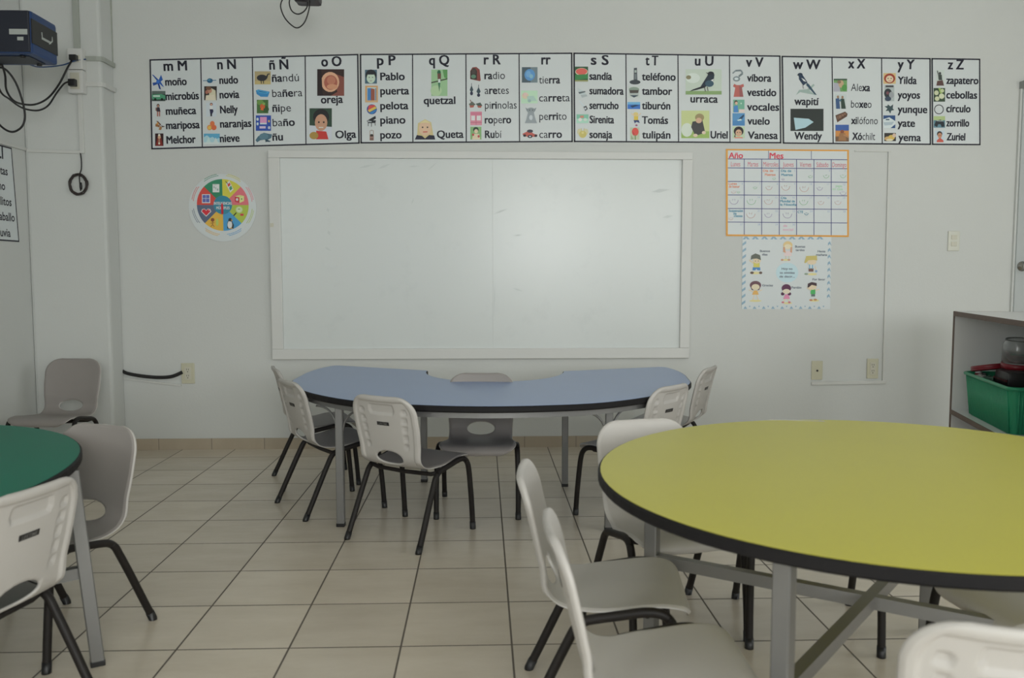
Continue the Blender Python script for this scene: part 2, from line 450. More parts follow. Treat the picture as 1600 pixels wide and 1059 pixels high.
PIC = {
'moño': ('blue ribbon bow', 'p .5 .5 0 0 .12 .02 .55 .35 1e3f7e;p .5 .45 .75 .02 .9 .35 .6 .55 234a8c;p .45 .5 .05 .55 .12 .75 .5 .62 1e3f7e;p .5 .5 .7 .45 1 .85 .85 .78 234a8c;p .42 .5 .6 .55 .75 1 .6 .95 1a3570;e .5 .48 .14 .12 2c5aa0'),
'microbús': ('green minibus', 'r 0 0 1 1 2c3a34;r 0 .02 1 .3 4a5652;p 0 .35 .7 .3 1 .45 1 .8 .1 .85 0 .7 3f7a5e;r .1 .42 .6 .58 9fb0a8;e .25 .82 .09 .12 111414;e .75 .82 .09 .12 111414'),
'muñeca': ('rag doll', 'e .4 .14 .24 .14 2a2024;e .4 .17 .14 .1 9a7464;p .2 .28 .65 .28 .8 .62 .15 .62 2c2630;r .22 .6 .42 .98 8a5a50;r .55 .6 .75 .98 8a5a50;r 0 .3 .2 .55 6a4a44'),
'mariposa': ('orange butterfly', 'p .5 .5 .1 0 .3 .05 .6 .4 5a4030;p .5 .5 .05 .3 .02 .6 .4 .7 7a5230;p .5 .55 .35 .95 .6 1 .7 .7 8a6440;p .55 .5 1 .6 .75 .7 3c2c28;e .25 .3 .1 .12 a87a40'),
'Melchor': ('figure in a red robe', 'r 0 0 1 1 2a1618;p .3 .3 .7 .3 .95 1 .05 1 6a2420;e .5 .3 .18 .14 a88a70;p .35 .2 .65 .2 .6 .05 .4 .05 c0b8a8;r .4 .45 .6 .9 8a6a58;e .5 .8 .12 .08 b0a898'),
'nudo': ('knotted blue rope', 'l 0 .5 1 .42 .12 2a5a7a;e .52 .5 .22 .42 24506e;e .5 .42 .1 .14 4a86a0;l .35 .7 .7 .25 .08 17405c'),
'novia': ('bride in a veil', 'r 0 0 1 1 2a2624;p .45 .08 .9 .3 .95 1 .35 1 a8a48e;e .42 .3 .2 .2 96705c;e .35 .14 .22 .13 5a4030;p .15 .65 .8 .6 .9 1 .1 1 b0aa98;e .22 .42 .12 .14 8a5a4c'),
'Nelly': ('standing girl', 'r 0 0 1 1 a2aab0;e .5 .12 .14 .1 4a2c28;e .5 .14 .09 .07 b08a78;r .36 .24 .64 .5 b0b6c0;p .34 .48 .66 .48 .72 .62 .6 .8 .4 .8 20203a;r .42 .78 .58 .98 1a1a24'),
'naranjas': ('three oranges', 'e .55 .3 .24 .28 b8603a;e .27 .7 .26 .28 c0743c;e .72 .7 .27 .28 b05838;e .28 .72 .18 .19 c8964a'),
'nieve': ('snowy trees under a blue sky', 'r 0 0 1 1 4a86a4;p 0 1 0 .35 .2 .15 .4 .4 .55 .3 .75 .5 1 .4 1 1 8aa8b0;p .1 1 .3 .3 .5 1 9fb6b8;p .55 1 .75 .35 .95 1 a6bcc0;r 0 .82 1 1 aab8ba'),
'ñandú': ('ostrich-like bird in dry grass', 'r 0 0 1 1 8c8060;r 0 .75 1 1 9a8c60;e .45 .5 .32 .25 26262a;p .65 .5 .8 .2 .86 .22 .78 .55 26262a;l .8 .22 .95 .2 .07 26262a;l .4 .7 .42 .95 .05 26262a;l .55 .7 .56 .95 .05 26262a'),
'bañera': ('blue bathtub', 'p .02 .2 .2 .1 .98 .35 .85 .92 .35 .9 .08 .6 2f6f9e;p .08 .22 .22 .15 .92 .4 .8 .55 .3 .48 3f8fbc;p .15 .27 .25 .22 .82 .42 .75 .48 .33 .42 2a628c'),
'ñipe': ('red flower among leaves', 'r 0 0 1 1 3a5a30;e .3 .2 .3 .2 58783c;e .75 .7 .3 .25 2c4826;e .5 .5 .22 .2 a4502c;p .3 .75 .5 .5 .6 .8 b8582c;e .62 .3 .12 .1 6c8a48'),
'baño': ('bathroom drawing', 'r 0 0 1 1 24408a;r .28 .1 .72 .48 b07a9c;r .28 .48 .72 .58 a8b0c4;e .12 .25 .08 .1 a8b4cc;e .12 .55 .07 .1 a0aec8;r .25 .7 .65 .85 a89cc0;e .87 .38 .06 .08 b09050;e .88 .8 .08 .1 a0a8b8'),
'ñu': ('blue-grey gnu', 'p 0 .8 .15 .45 .5 .1 .8 .2 1 .25 .95 .6 .75 .75 .9 .98 .7 .95 .55 .75 .3 .8 .1 1 3c5866;e .5 .45 .28 .3 4a6876;p .6 .7 .95 .9 .6 .98 2a3c48'),
'oreja': ('close-up of an ear', 'r 0 0 1 1 2a1c1a;p .5 .1 1 .3 1 1 .5 1 .75 .85 6a3c34;e .48 .48 .34 .38 b08a70;e .5 .5 .25 .28 8a4e40;e .52 .42 .16 .16 9a6450;e .55 .66 .2 .1 a8785e;p 0 0 .15 0 .2 1 0 1 1c1214'),
'Olga': ('dark-haired child in red', 'r 0 0 1 1 24382c;p 0 .55 1 .6 1 1 0 1 a4a8b0;e .52 .28 .36 .26 18181a;e .52 .46 .28 .27 a07a64;p .3 .72 .75 .75 .85 1 .3 1 a02c28;e .2 .88 .2 .12 8a7038;e .42 .45 .04 .03 1c1616;e .64 .45 .04 .03 1c1616;l .42 .62 .62 .62 .03 c0b0a8'),
'Pablo': ('pale face with dark fringe', 'r 0 0 1 1 3a5260;e .5 .4 .46 .42 1a1e24;e .5 .6 .36 .38 9cac9e;r .25 .1 .75 .35 1a1e24;e .36 .55 .05 .03 2c3030;e .64 .55 .05 .03 2c3030;l .4 .8 .6 .8 .04 7c6a60'),
'puerta': ('open door with a wooden frame', 'r 0 0 1 1 a88258;r .15 .1 .88 1 9cb0b8;r .18 .15 .45 .95 3a6a9c;p .45 .15 .75 .2 .75 .95 .45 .95 7a4436;r .78 .15 .88 .95 6a7484;r 0 .88 1 1 a88a68'),
'pelota': ('striped ball', 'e .5 .5 .5 .5 2a3c78;p .2 .1 .75 .05 .85 .2 .1 .6 a8403c;p .1 .6 .85 .2 .98 .4 .25 .8 b09a48;p .25 .85 .98 .5 .95 .65 .55 .98 2c6a9c'),
'piano': ('black grand piano', 'p .1 .4 .9 0 .95 .25 .6 .45 15181c;p 0 .45 .95 .4 .9 .65 .15 .68 1e2226;l .15 .65 .15 .95 .06 15181c;l .5 .65 .48 1 .06 15181c;l .85 .6 .88 .9 .06 15181c;r .1 .5 .5 .57 a0a4a8'),
'pozo': ('wishing well', 'r .15 .5 .85 1 6a5048;e .5 .52 .35 .1 2a2422;l .2 .1 .2 .55 .08 7a6452;l .8 .1 .8 .55 .08 7a6452;p .05 .12 .5 0 .95 .12 8a8480;r .2 .7 .8 .76 8c746a'),
'quetzal': ('green long-tailed bird on a branch', 'r 0 0 1 1 7c9c78;p .7 0 1 0 1 .35 .8 .3 4c7a48;e .3 .8 .35 .2 8fa684;l 0 .5 1 .35 .05 3a4434;e .48 .12 .11 .1 1c4a34;p .38 .15 .6 .15 .6 .38 .4 .38 5a3c34;r .43 .36 .56 .52 a8b4b0;p .42 .5 .56 .5 .5 .85 2c5c44'),
'Queta': ('fair-haired smiling child', 'p .1 1 .15 .2 .5 0 .8 .15 .92 .85 .95 1 a89a70;e .5 .45 .3 .36 b89880;e .38 .4 .04 .04 38302c;e .62 .4 .04 .04 38302c;l .4 .63 .62 .62 .05 a04840;p 0 1 .1 .78 .35 .82 .5 .95 .7 .78 .95 .8 1 1 18182a;p .2 .2 .5 .02 .8 .2 .5 .17 b4a880'),
'radio': ('old wooden radio', 'p .05 .85 .05 .3 .25 .05 .6 .02 .9 .2 1 .95 .9 1 6a3430;p .08 .85 .08 .32 .28 .12 .5 .12 .66 .3 .66 .9 2c2824;e .35 .68 .22 .14 4a6a58;r .2 .2 .55 .5 3a3430'),
'aretes': ('pair of dark earrings', 'l .2 0 .2 .2 .04 2a2c3c;p .2 .15 .35 .5 .2 .7 .05 .5 2c3c44;e .2 .75 .12 .14 1c2036;l .78 .12 .78 .3 .04 2a2c3c;p .78 .28 .95 .62 .78 .82 .6 .62 2c3c44;e .78 .88 .13 .12 1c2036'),
'pirinolas': ('two spinning tops', 'p 0 .55 .25 .2 .5 .6 .15 .9 4a5048;p .05 .7 .4 .7 .35 .95 .1 1 8a4a40;l .1 0 .2 .35 .06 6a5044;p .5 .5 .85 .35 1 .75 .75 .9 3c4844;p .6 .75 .95 .75 .9 1 .7 1 8a4a40'),
'ropero': ('pink wardrobe', 'r 0 0 1 1 b07484;r 0 .05 1 .25 a86478;r .08 .3 .4 .65 c0b8b8;r .55 .3 .9 .65 c0b8b8;r 0 .78 1 .82 985468;r .48 .25 .52 1 985468'),
'Rubí': ('girl in a garden', 'r 0 0 1 1 6c9060;e .5 .22 .25 .2 1c3028;e .52 .35 .17 .17 b8a48c;p .25 .55 .8 .55 .9 1 .15 1 b4a890;e .25 .62 .1 .1 983c3c;e .75 .75 .1 .1 983c3c'),
'tierra': ('blue planet on dark sky', 'r 0 0 1 1 3c4a52;r .55 0 1 1 5c6a70;e .5 .5 .34 .38 4a78a4;e .42 .45 .16 .2 5c88ac;e .6 .6 .12 .14 6c94a4'),
'carreta': ('cart in a green field', 'r 0 0 1 1 98b49c;e .25 .4 .2 .25 b0a490;p .35 .45 .75 .4 .95 .8 .4 .8 8ca49c;e .5 .8 .1 .12 7c9490;e .25 .3 .12 .12 b49c98'),
'perrito': ('sitting grey puppy', 'e .5 .2 .3 .18 747c80;p .1 .02 .3 .12 .2 .25 6c7478;p .9 .02 .7 .12 .8 .25 6c7478;p .3 .3 .7 .3 .85 .8 .95 1 .05 1 .15 .8 787f84;e .5 .65 .13 .16 a0a6aa;e .4 .18 .04 .04 505458;e .62 .18 .04 .04 505458'),
'carro': ('small red open car', 'p 0 .5 .3 .25 .6 .3 .75 .5 1 .6 .9 .85 .1 .8 984840;e .5 .2 .2 .18 2c2c38;e .5 .8 .16 .18 1c1c24;e .5 .8 .07 .08 a0a0a8;e .15 .7 .1 .14 1c1c24;e .88 .72 .1 .14 1c1c24'),
'sandía': ('cut watermelon', 'r 0 0 1 1 26462c;e .5 .35 .48 .26 a8b098;e .5 .33 .44 .22 b05048;p 0 .55 1 .5 1 .8 0 .9 2f6a3c;r 0 .9 1 1 7a7c50'),
'sumadora': ('grey adding machine', 'p .05 .1 .6 .4 1 .85 .45 1 .3 .6 9aa4a6;p .15 .5 .75 .4 .8 .5 .25 .65 4c5658;p .35 .75 .9 .7 .95 .85 .5 .98 8a9294'),
'serrucho': ('hand saw', 'p .05 0 .2 .02 .8 .6 .65 .75 a4acb0;p .55 .6 .85 .5 1 .8 .75 1 3c3c40;e .76 .76 .1 .09 a4aab0'),
'Sirenita': ('green and white picture patch', 'r 0 0 1 1 6a9c88;r 0 .5 1 1 8cb0a0;e .3 .6 .15 .2 b0b8b0;e .72 .6 .14 .18 a8b4ac;r .3 .15 .6 .4 a87060'),
'sonaja': ('yellow baby rattle', 'e .2 .35 .2 .3 a8a484;e .8 .35 .2 .3 a8a484;e .5 .6 .34 .36 a49a58;e .5 .45 .12 .12 b0a870;l .35 0 .4 .25 .05 a49a58;l .65 0 .6 .25 .05 a49a58'),
'teléfono': ('cordless telephone', 'p .4 .02 .68 0 .72 .75 .38 .78 3c4248;r .46 .15 .64 .3 8a9490;e .5 .88 .5 .14 2c3238;r .46 .38 .64 .7 5c6468'),
'tambor': ('drum', 'r 0 0 1 1 a0a6a4;p .05 .3 .95 .25 .85 .9 .45 1 .15 .85 8c9492;e .5 .28 .44 .2 6c7a70;p .1 .35 .9 .35 .85 .6 .15 .62 3c3834;p .15 .8 .9 .8 .5 1 2c3c48'),
'tiburón': ('shark in blue water', 'r 0 0 1 1 2c5ca0;r 0 0 1 .35 5a90bc;p .2 .55 .6 .4 .95 .5 .6 .65 .4 .8 16304e'),
'Tomás': ('cartoon boy with arms up', 'e .5 .15 .22 .14 b0a068;l .1 .1 .45 .35 .08 b0a088;l .95 .1 .6 .35 .08 b0a088;r .33 .3 .7 .58 b09a3c;p .3 .58 .75 .58 .85 .8 .55 .7 .4 .82 26345c;e .55 .95 .1 .06 7c3c5c'),
'tulipán': ('red tulip', 'r 0 0 1 1 98a08c;e .55 .35 .36 .34 b04038;p .2 .2 .5 .55 .35 .62 a03434;p .5 .6 .6 .6 .62 1 .5 1 5c7a4c;p .1 .6 .4 .95 .1 1 7c8c70'),
'urraca': ('magpie on grass', 'r 0 0 1 1 9ca69c;e .2 .35 .2 .2 aab2ac;r 0 .86 1 1 6c8458;e .08 .32 .07 .08 6c6850;e .7 .18 .09 .09 161a22;p .62 .22 .8 .2 .78 .45 .55 .7 .4 .72 1a2430;p .1 .88 .2 .8 .5 .65 .55 .72 .3 .82 14181e;p .56 .12 .64 .16 .63 .22 222222;p .62 .5 .78 .38 .76 .48 .65 .56 b4bcbe;e .66 .57 .12 .13 2c4452;l .52 .72 .55 .88 .02 3c3030;l .6 .7 .62 .86 .02 3c3030'),
'Uriel': ('child crouching on a lawn', 'r 0 0 1 1 a0a878;r 0 .75 1 1 7c9450;e .2 .7 .2 .25 aab4a8;e .65 .25 .16 .14 7c7050;p .4 .4 .75 .35 .85 .8 .5 .92 .35 .6 343434;e .62 .36 .11 .1 a88a74;e .5 .9 .08 .06 b0a090;e .8 .8 .07 .06 b0a090'),
'víbora': ('grey snake', 'l .05 .3 .3 .08 .12 6a7478;l .3 .08 .8 .05 .14 5c666a;l .8 .05 .95 .3 .14 667074;l .95 .3 .6 .55 .16 5c666a;e .4 .75 .32 .22 6a7478;e .38 .75 .18 .1 a8b0b2'),
'vestido': ('red dress', 'p .1 0 .35 .1 .65 .1 .95 0 1 .2 .82 .3 .95 1 .05 1 .2 .3 0 .2 94504a;p .55 .1 .8 .25 .95 1 .6 1 7c4848'),
'vocales': ('teacher at a green board', 'r 0 0 1 1 5c8c78;e .25 .2 .15 .15 3c3430;e .28 .28 .12 .12 b09480;p .05 .5 .4 .45 .45 1 .05 1 3c6ca0;r .5 .75 1 1 b0a4a0;e .7 .3 .06 .06 a0b0a4'),
'vuelo': ('bird flying over water', 'r 0 0 1 1 44749c;r 0 .6 1 1 3a6a96;p .5 .45 .9 .1 .95 .2 .75 .5 1c3450;p .35 .55 .7 .45 .75 .58 .45 .62 9cb0bc'),
'Vanesa': ('girl with black curly hair', 'r 0 0 1 1 98a890;e .5 .4 .4 .4 20181a;e .5 .55 .26 .3 a88870;p .2 .9 .8 .9 .85 1 .15 1 b07060;e .4 .5 .04 .04 2c2020;e .6 .5 .04 .04 2c2020;p .2 .6 .12 .9 .25 .9 4a3830'),
'wapití': ('magpie on a branch', 'p 0 .98 .15 .75 .55 .72 .85 .48 .9 .55 .65 .78 .95 .98 .2 .85 7c8c88;e .2 .08 .12 .08 1c2838;p .03 .1 .12 .06 .12 .12 202020;p .12 .08 .32 .1 .55 .42 .35 .56 .15 .3 1c2c40;p .25 .22 .4 .3 .5 .4 .36 .36 b0b8bc;p .5 .42 .62 .5 1 .98 .9 .95 .5 .55 243c4c;l .33 .55 .35 .7 .025 40383c'),
'Wendy': ('dark picture panel with a pale blue cloth shape', 'r 0 0 1 1 1e2422;p .1 .4 .55 .45 .7 .6 .45 .85 .15 .95 8aa4ac'),
'Alexa': ('girl beside green leaves', 'r 0 0 1 1 5c8050;p 0 .3 .4 .35 .5 1 0 1 8a8a94;e .55 .4 .2 .3 9a8468;r 0 0 1 .12 2c4434;e .4 .25 .15 .12 6c5c48;e .8 .7 .2 .25 44783c'),
'boxeo': ('two boxers', 'r 0 0 1 1 9ca4a4;p .05 .3 .35 .25 .45 1 .1 1 2c4468;p .5 .3 .8 .3 .95 1 .55 1 24342c;e .25 .18 .1 .1 7c6450;e .65 .2 .1 .1 7c6450;e .45 .42 .09 .08 3c5c6c'),
'xilófono': ('wooden xylophone', 'p 0 .35 .8 0 1 .2 .95 .45 .15 1 4a3428;p .1 .45 .8 .12 .88 .25 .2 .75 6c5040;l .2 .42 .3 .75 .03 2c201c;l .45 .3 .6 .6 .03 2c201c;l .65 .2 .8 .45 .03 2c201c'),
'Xóchilt': ('figure against an orange and blue sky', 'r 0 0 1 1 2c4a84;r 0 .35 1 .7 a06c38;r 0 .7 1 1 5c4430;e .5 .42 .14 .12 6c3c28;p .3 .5 .72 .5 .8 .95 .2 .95 7c5838;l .6 .6 .98 .75 .1 8c6444'),
'Yilda': ('girl with red hair', 'r 0 0 1 1 a89468;e .5 .5 .45 .46 7c3024;e .5 .55 .3 .32 bca48c;e .38 .5 .05 .05 4c3028;e .62 .5 .05 .05 4c3028;l .4 .72 .62 .72 .05 a05048'),
'yoyos': ('dark yoyos', 'r 0 0 1 1 8c9494;e .35 .5 .4 .3 24282c;e .7 .6 .25 .2 7c8084;e .35 .85 .32 .15 2c3848;e .3 .48 .15 .1 5c3840;r .1 0 .9 .12 343438'),
'yunque': ('dark anvil', 'p 0 .3 .3 .25 .35 .1 .6 .3 .9 .1 .85 .5 1 .65 .7 .7 .6 1 .4 .7 .1 .75 .3 .5 2c3c40'),
'yate': ('white yacht on dark blue sea', 'r 0 0 1 1 1e3a64;p 0 .3 .5 .15 1 .45 1 .7 .6 1 0 1 a8b0b4;p 0 .55 .9 .5 .7 .75 .1 .8 8c98a0;r .2 .28 .5 .38 3c4c5c'),
'yema': ('broken eggs with yolk', 'r 0 0 1 1 26221e;e .3 .7 .28 .28 a08458;e .62 .55 .28 .32 a89048;e .85 .3 .16 .25 a89484;e .45 .85 .3 .14 b0a890'),
'zapatero': ('cobbler at work', 'r .1 0 1 1 a0a8a4;e .5 .22 .14 .09 2c3030;p .3 .3 .7 .3 .75 .65 .35 .65 303834;p .2 .7 .8 .65 .95 1 .1 1 4a3432;l .2 .05 .35 .35 .09 3c4040'),
'cebollas': ('white onions with green stems', 'r 0 0 1 1 2c3c2c;e .25 .35 .2 .18 a0a488;e .7 .6 .24 .2 a8ac94;e .3 .78 .2 .17 a4a88c;p .4 0 .6 0 .75 .4 .55 .4 7c9450;e .75 .2 .16 .14 9ca480'),
'círculo': ('circle', None),
'zorrillo': ('skunk under leaves', 'r 0 0 1 1 4c6c78;r 0 0 1 .35 8c9c6c;p .05 .8 .2 .4 .6 .3 .9 .5 .95 .9 .7 .95 .6 .7 .4 .7 .3 .95 1c2228;l .25 .4 .8 .42 .06 8c989c'),
'Zuriel': ('smiling boy', 'r 0 0 1 1 9ca8b0;e .5 .28 .28 .24 241c1c;e .52 .42 .22 .24 9c7058;p .2 .85 .45 .65 .6 .65 .9 .85 .9 1 .2 1 a0483c;e .44 .4 .04 .03 201818;e .6 .4 .04 .03 201818'),
}

# ================================================================== ALPHABET POSTERS
CROPS = {2: (230, 80, 6.4), 3: (470, 80, 6.1538), 4: (720, 80, 6.1538), 5: (970, 80, 6.1538), 6: (1210, 80, 4.8485)}
COLS = {
'm': (2, 'm M', 172, 400, 198, [('*moño', 187, 397, 345), ('*microbús', 190, 518, 490), ('*muñeca', 193, 492, 637), ('*mariposa', 195, 527, 780), ('*Melchor', 200, 487, 925)],
      [(50, 235, 172, 385), (50, 400, 185, 500), (88, 527, 148, 655), (82, 697, 182, 790), (82, 823, 165, 948)]),
'n': (2, 'n N', 708, 888, 182, [('*nudo', 728, 910, 328), ('*novia', 730, 922, 473), ('*Nelly', 735, 907, 622), ('*naranjas', 735, 1043, 765), ('*nieve', 733, 925, 910)],
      [(560, 268, 693, 325), (572, 352, 698, 492), (592, 515, 695, 655), (600, 697, 697, 793), (568, 825, 728, 932)]),
'ñ': (2, 'ñ Ñ', 1228, 1412, 185, [('*ña|ndú', 1253, 1520, 308), ('ba|*ñe|ra', 1253, 1555, 460), ('*ñi|pe', 1258, 1440, 608), ('ba|*ño', 1258, 1477, 752), ('*ñu', 1258, 1358, 895)],
      [(1077, 203, 1237, 333), (1085, 375, 1230, 465), (1098, 487, 1213, 622), (1088, 643, 1240, 797), (1085, 805, 1250, 912)]),
'o': (3, 'o O', 203, 392, 148, [('*oreja', 198, 405, 503), ('*Olga', 337, 532, 838)], [(160, 175, 418, 430), (85, 550, 300, 848)]),
'p': (3, 'p P', 737, 910, 135, [('*Pablo', 768, 998, 280), ('*puerta', 768, 1040, 418), ('*pelota', 768, 1033, 560), ('*piano', 768, 1005, 698), ('*pozo', 768, 968, 840)],
      [(618, 180, 733, 313), (620, 333, 742, 493), (635, 512, 733, 608), (635, 622, 728, 727), (655, 755, 710, 858)]),
'q': (3, 'q Q', 1237, 1425, 133, [('*quetzal', 1185, 1485, 510), ('*Queta', 1312, 1563, 835)], [(1255, 178, 1410, 432), (1097, 655, 1293, 850)]),
'r': (4, 'r R', 225, 380, 128, [('*ra|dio', 230, 425, 270), ('a|*re|tes', 230, 462, 413), ('pi|*ri|nolas', 232, 537, 555), ('*ro|pe|*ro', 233, 482, 695), ('*Ru|bí', 235, 393, 835)],
      [(85, 150, 192, 290), (80, 308, 197, 440), (77, 468, 208, 545), (92, 582, 203, 712), (92, 728, 198, 850)]),
'rr': (4, 'rr', 777, 860, 128, [('tie|*rra', 752, 952, 312), ('ca|*rre|ta', 752, 1048, 485), ('pe|*rri|to', 755, 1017, 662), ('ca|*rro', 755, 970, 835)],
       [(587, 155, 737, 303), (580, 380, 738, 503), (608, 540, 740, 693), (592, 752, 738, 838)]),
's': (4, 's S', 1252, 1417, 130, [('*sandía', 1237, 1450, 275), ('*sumadora', 1238, 1562, 415), ('*serrucho', 1238, 1513, 555), ('*Sirenita', 1240, 1470, 692), ('*sonaja', 1238, 1453, 835)],
      [(1097, 150, 1223, 293), (1113, 340, 1220, 450), (1125, 472, 1220, 577), (1112, 608, 1227, 693), (1118, 742, 1225, 838)]),
't': (5, 't T', 238, 355, 135, [('*teléfono', 203, 523, 280), ('*tambor', 203, 490, 418), ('*tiburón', 203, 472, 558), ('*Tomás', 203, 450, 697), ('*tulipán', 205, 473, 838)],
      [(82, 160, 188, 318), (70, 337, 182, 447), (63, 490, 185, 557), (90, 585, 197, 720), (88, 735, 178, 852)]),
'u': (5, 'u U', 713, 885, 138, [('*urraca', 670, 928, 493), ('*Uriel', 863, 1023, 838)], [(622, 175, 967, 418), (580, 572, 850, 837)]),
'v': (5, 'v V', 1203, 1365, 150, [('*víbora', 1213, 1442, 292), ('*vestido', 1213, 1490, 430), ('*vocales', 1213, 1517, 570), ('*vuelo', 1217, 1427, 705), ('*Vanesa', 1220, 1505, 842)],
      [(1068, 180, 1175, 297), (1077, 315, 1182, 440), (1078, 467, 1187, 590), (1072, 597, 1190, 717), (1072, 725, 1190, 838)]),
'w': (6, 'w W', 140, 343, 135, [('*wapití', 150, 332, 407), ('*Wendy', 150, 355, 668)], [(162, 165, 318, 337), (120, 437, 370, 605)]),
'x': (6, 'x X', 558, 683, 130, [('Ale|*xa', 577, 720, 302), ('bo|*xe|o', 577, 733, 428), ('*xi|lófono', 580, 780, 552), ('*Xó|chilt', 588, 760, 672)],
      [(447, 210, 548, 307), (457, 328, 543, 437), (460, 458, 552, 540), (460, 558, 562, 685)]),
'y': (6, 'y Y', 932, 1055, 135, [('*Yilda', 932, 1073, 248), ('*yoyos', 932, 1098, 358), ('*yunque', 932, 1153, 467), ('*yate', 932, 1060, 572), ('*yema', 938, 1105, 680)],
      [(823, 167, 917, 248), (832, 260, 906, 380), (832, 395, 905, 475), (823, 487, 913, 583), (830, 620, 918, 682)]),
'z': (6, 'z Z', 1312, 1428, 137, [('*zapatero', 1300, 1540, 248), ('*cebollas', 1300, 1530, 358), ('*círculo', 1300, 1480, 462), ('*zorrillo', 1300, 1470, 570), ('*Zuriel', 1303, 1440, 675)],
      [(1217, 143, 1285, 262), (1203, 280, 1290, 383), (1207, 405, 1280, 478), (1203, 493, 1290, 580), (1212, 603, 1285, 690)]),
}
STRIPS = [
 ('mnño', ((234, 93), (560, 84.5), (562, 224.5), (237, 233.5)), [((314, 91), (316.5, 231.2)), ((394.5, 89), (397, 229)), ((477, 86.8), (478.3, 226.9))],
  'white alphabet poster with the columns headed m n ñ and o, leftmost on the back wall'),
 ('p q r rr', ((562.5, 84.5), (894, 82.5), (894.8, 222), (563.5, 224.2)), [((644.7, 84), (645.2, 223.7)), ((728, 83.5), (728.6, 223)), ((811, 83), (811.8, 222.5))],
  'white alphabet poster with the columns headed p q r and rr, above the whiteboard middle'),
 ('s t u v', ((896, 82.5), (1219, 87), (1220.3, 224), (896.8, 222)), [((977.8, 83.6), (978.6, 222.5)), ((1059, 84.8), (1060, 223)), ((1139.5, 86), (1140.3, 223.5))],
  'white alphabet poster with the columns headed s t u and v, next to the calendar'),
 ('w x y', ((1221, 87.5), (1453.5, 91), (1454, 226.5), (1223, 224.5)), [((1299.5, 88.7), (1301.4, 225.2)), ((1377, 89.8), (1378, 225.8))],
  'white alphabet poster with the columns headed w x and y, above the orange calendar'),
 ('z', ((1455, 91), (1531, 92), (1531.5, 227), (1455.7, 226.5)), [],
  'narrow white alphabet poster with the single column headed z, rightmost of the row'),
]
def lined(p, q, w, off, mb, m):
    d = (q - p); d.y = 0; d.normalize(); nrm = Vector((-d.z, 0, d.x)) * (w / 2)
    v = [p - nrm, q - nrm, q + nrm, p + nrm]
    mb.add([(a.x, -off, a.z) for a in v], [[0, 1, 2, 3]], m)
for sn, (keys, cor, lines, label) in enumerate(STRIPS):
    keys = keys.split() if ' ' in keys else list(keys)
    C3 = [wall(*c) for c in cor]
    ctr = sum((c for c in C3), Vector()) / 4
    O = Vector((ctr.x, WY, ctr.z))
    t = thing('alphabet_poster', label, 'poster', O, group='alphabet posters in a row above the whiteboard')
    ang = atan2(C3[1].z - C3[0].z, C3[1].x - C3[0].x)
    L = lambda px, py: wall(px, py) - O
    sh = MB(); z0, z1 = 0.0012, 0.0040
    q = [L(*c) for c in cor]
    v = [(p.x, -z1, p.z) for p in q] + [(p.x, -z0, p.z) for p in q]
    sh.add(v, [[3, 2, 1, 0], [4, 5, 6, 7], [0, 1, 5, 4], [1, 2, 6, 5], [2, 3, 7, 6], [3, 0, 4, 7]], M_PAPER)
    sh.build('sheet', t)
    bd = MB()
    for i in range(4):
        a, b = q[i], q[(i + 1) % 4]; inn = -(a + b) / 2; inn.y = 0
        s = inn.normalized() * 0.004
        lined(a + s, b + s, 0.0085, z1 + 0.0004, bd, M_INK)
    bd.build('border', t, label='thin black border')
    for (a, b) in lines:
        r = MB(); lined(L(*a), L(*b), 0.0068, z1 + 0.0005, r, M_INK); r.build('column_rule', t, label='thin black dividing line')
    for k in keys:
        c, head, x0, x1, base, words, pics = COLS[k]
        ox, oy, s = CROPS[c]
        W = lambda x, y: L(ox + x / s, oy + y / s)
        h = MB(); p = W(x0, base)
        write(h, '*' + head, (p.x, p.y - z1 - 0.0005, p.z), W(x1, base).x - p.x, 0.0405, M_INK, ang)
        h.build('letter_heading', t)
        for (w, a, b, y) in words:
            m_ = MB(); p = W(a, y)
            write(m_, w, (p.x, p.y - z1 - 0.0005, p.z), W(b, y).x - p.x, 0.0315, M_INK, ang)
            m_.build('printed_word', t)
        for (w, a, b, y), (u0, v0, u1, v1) in zip(words, pics):
            key = w.replace('*', '').replace('|', '')
            desc, code = PIC[key]
            m_ = MB()
            f = lambda u, v, h_: (lambda P: (P.x, P.y - z1 - h_, P.z))(W(u0 + (u1 - u0) * u, v0 + (v1 - v0) * v))
            if code is None:
                n_ = 28; vv = [f(.5 + .5 * cos(2 * pi * i / n_), .5 + .5 * sin(2 * pi * i / n_), 0.0005) for i in range(n_)] + [f(.5 + .42 * cos(2 * pi * i / n_), .5 + .42 * sin(2 * pi * i / n_), 0.0005) for i in range(n_)]
                m_.add(vv, [[(i + 1) % n_, i, n_ + i, n_ + (i + 1) % n_] for i in range(n_)], M_INK)
            else: draw(m_, code, f, 0.0005, 0.0003)
            m_.build('printed_picture', t, label='printed picture of a ' + desc if not desc.startswith(('two', 'three', 'old', 'white onions', 'dark yo', 'broken')) else 'printed picture of ' + desc)

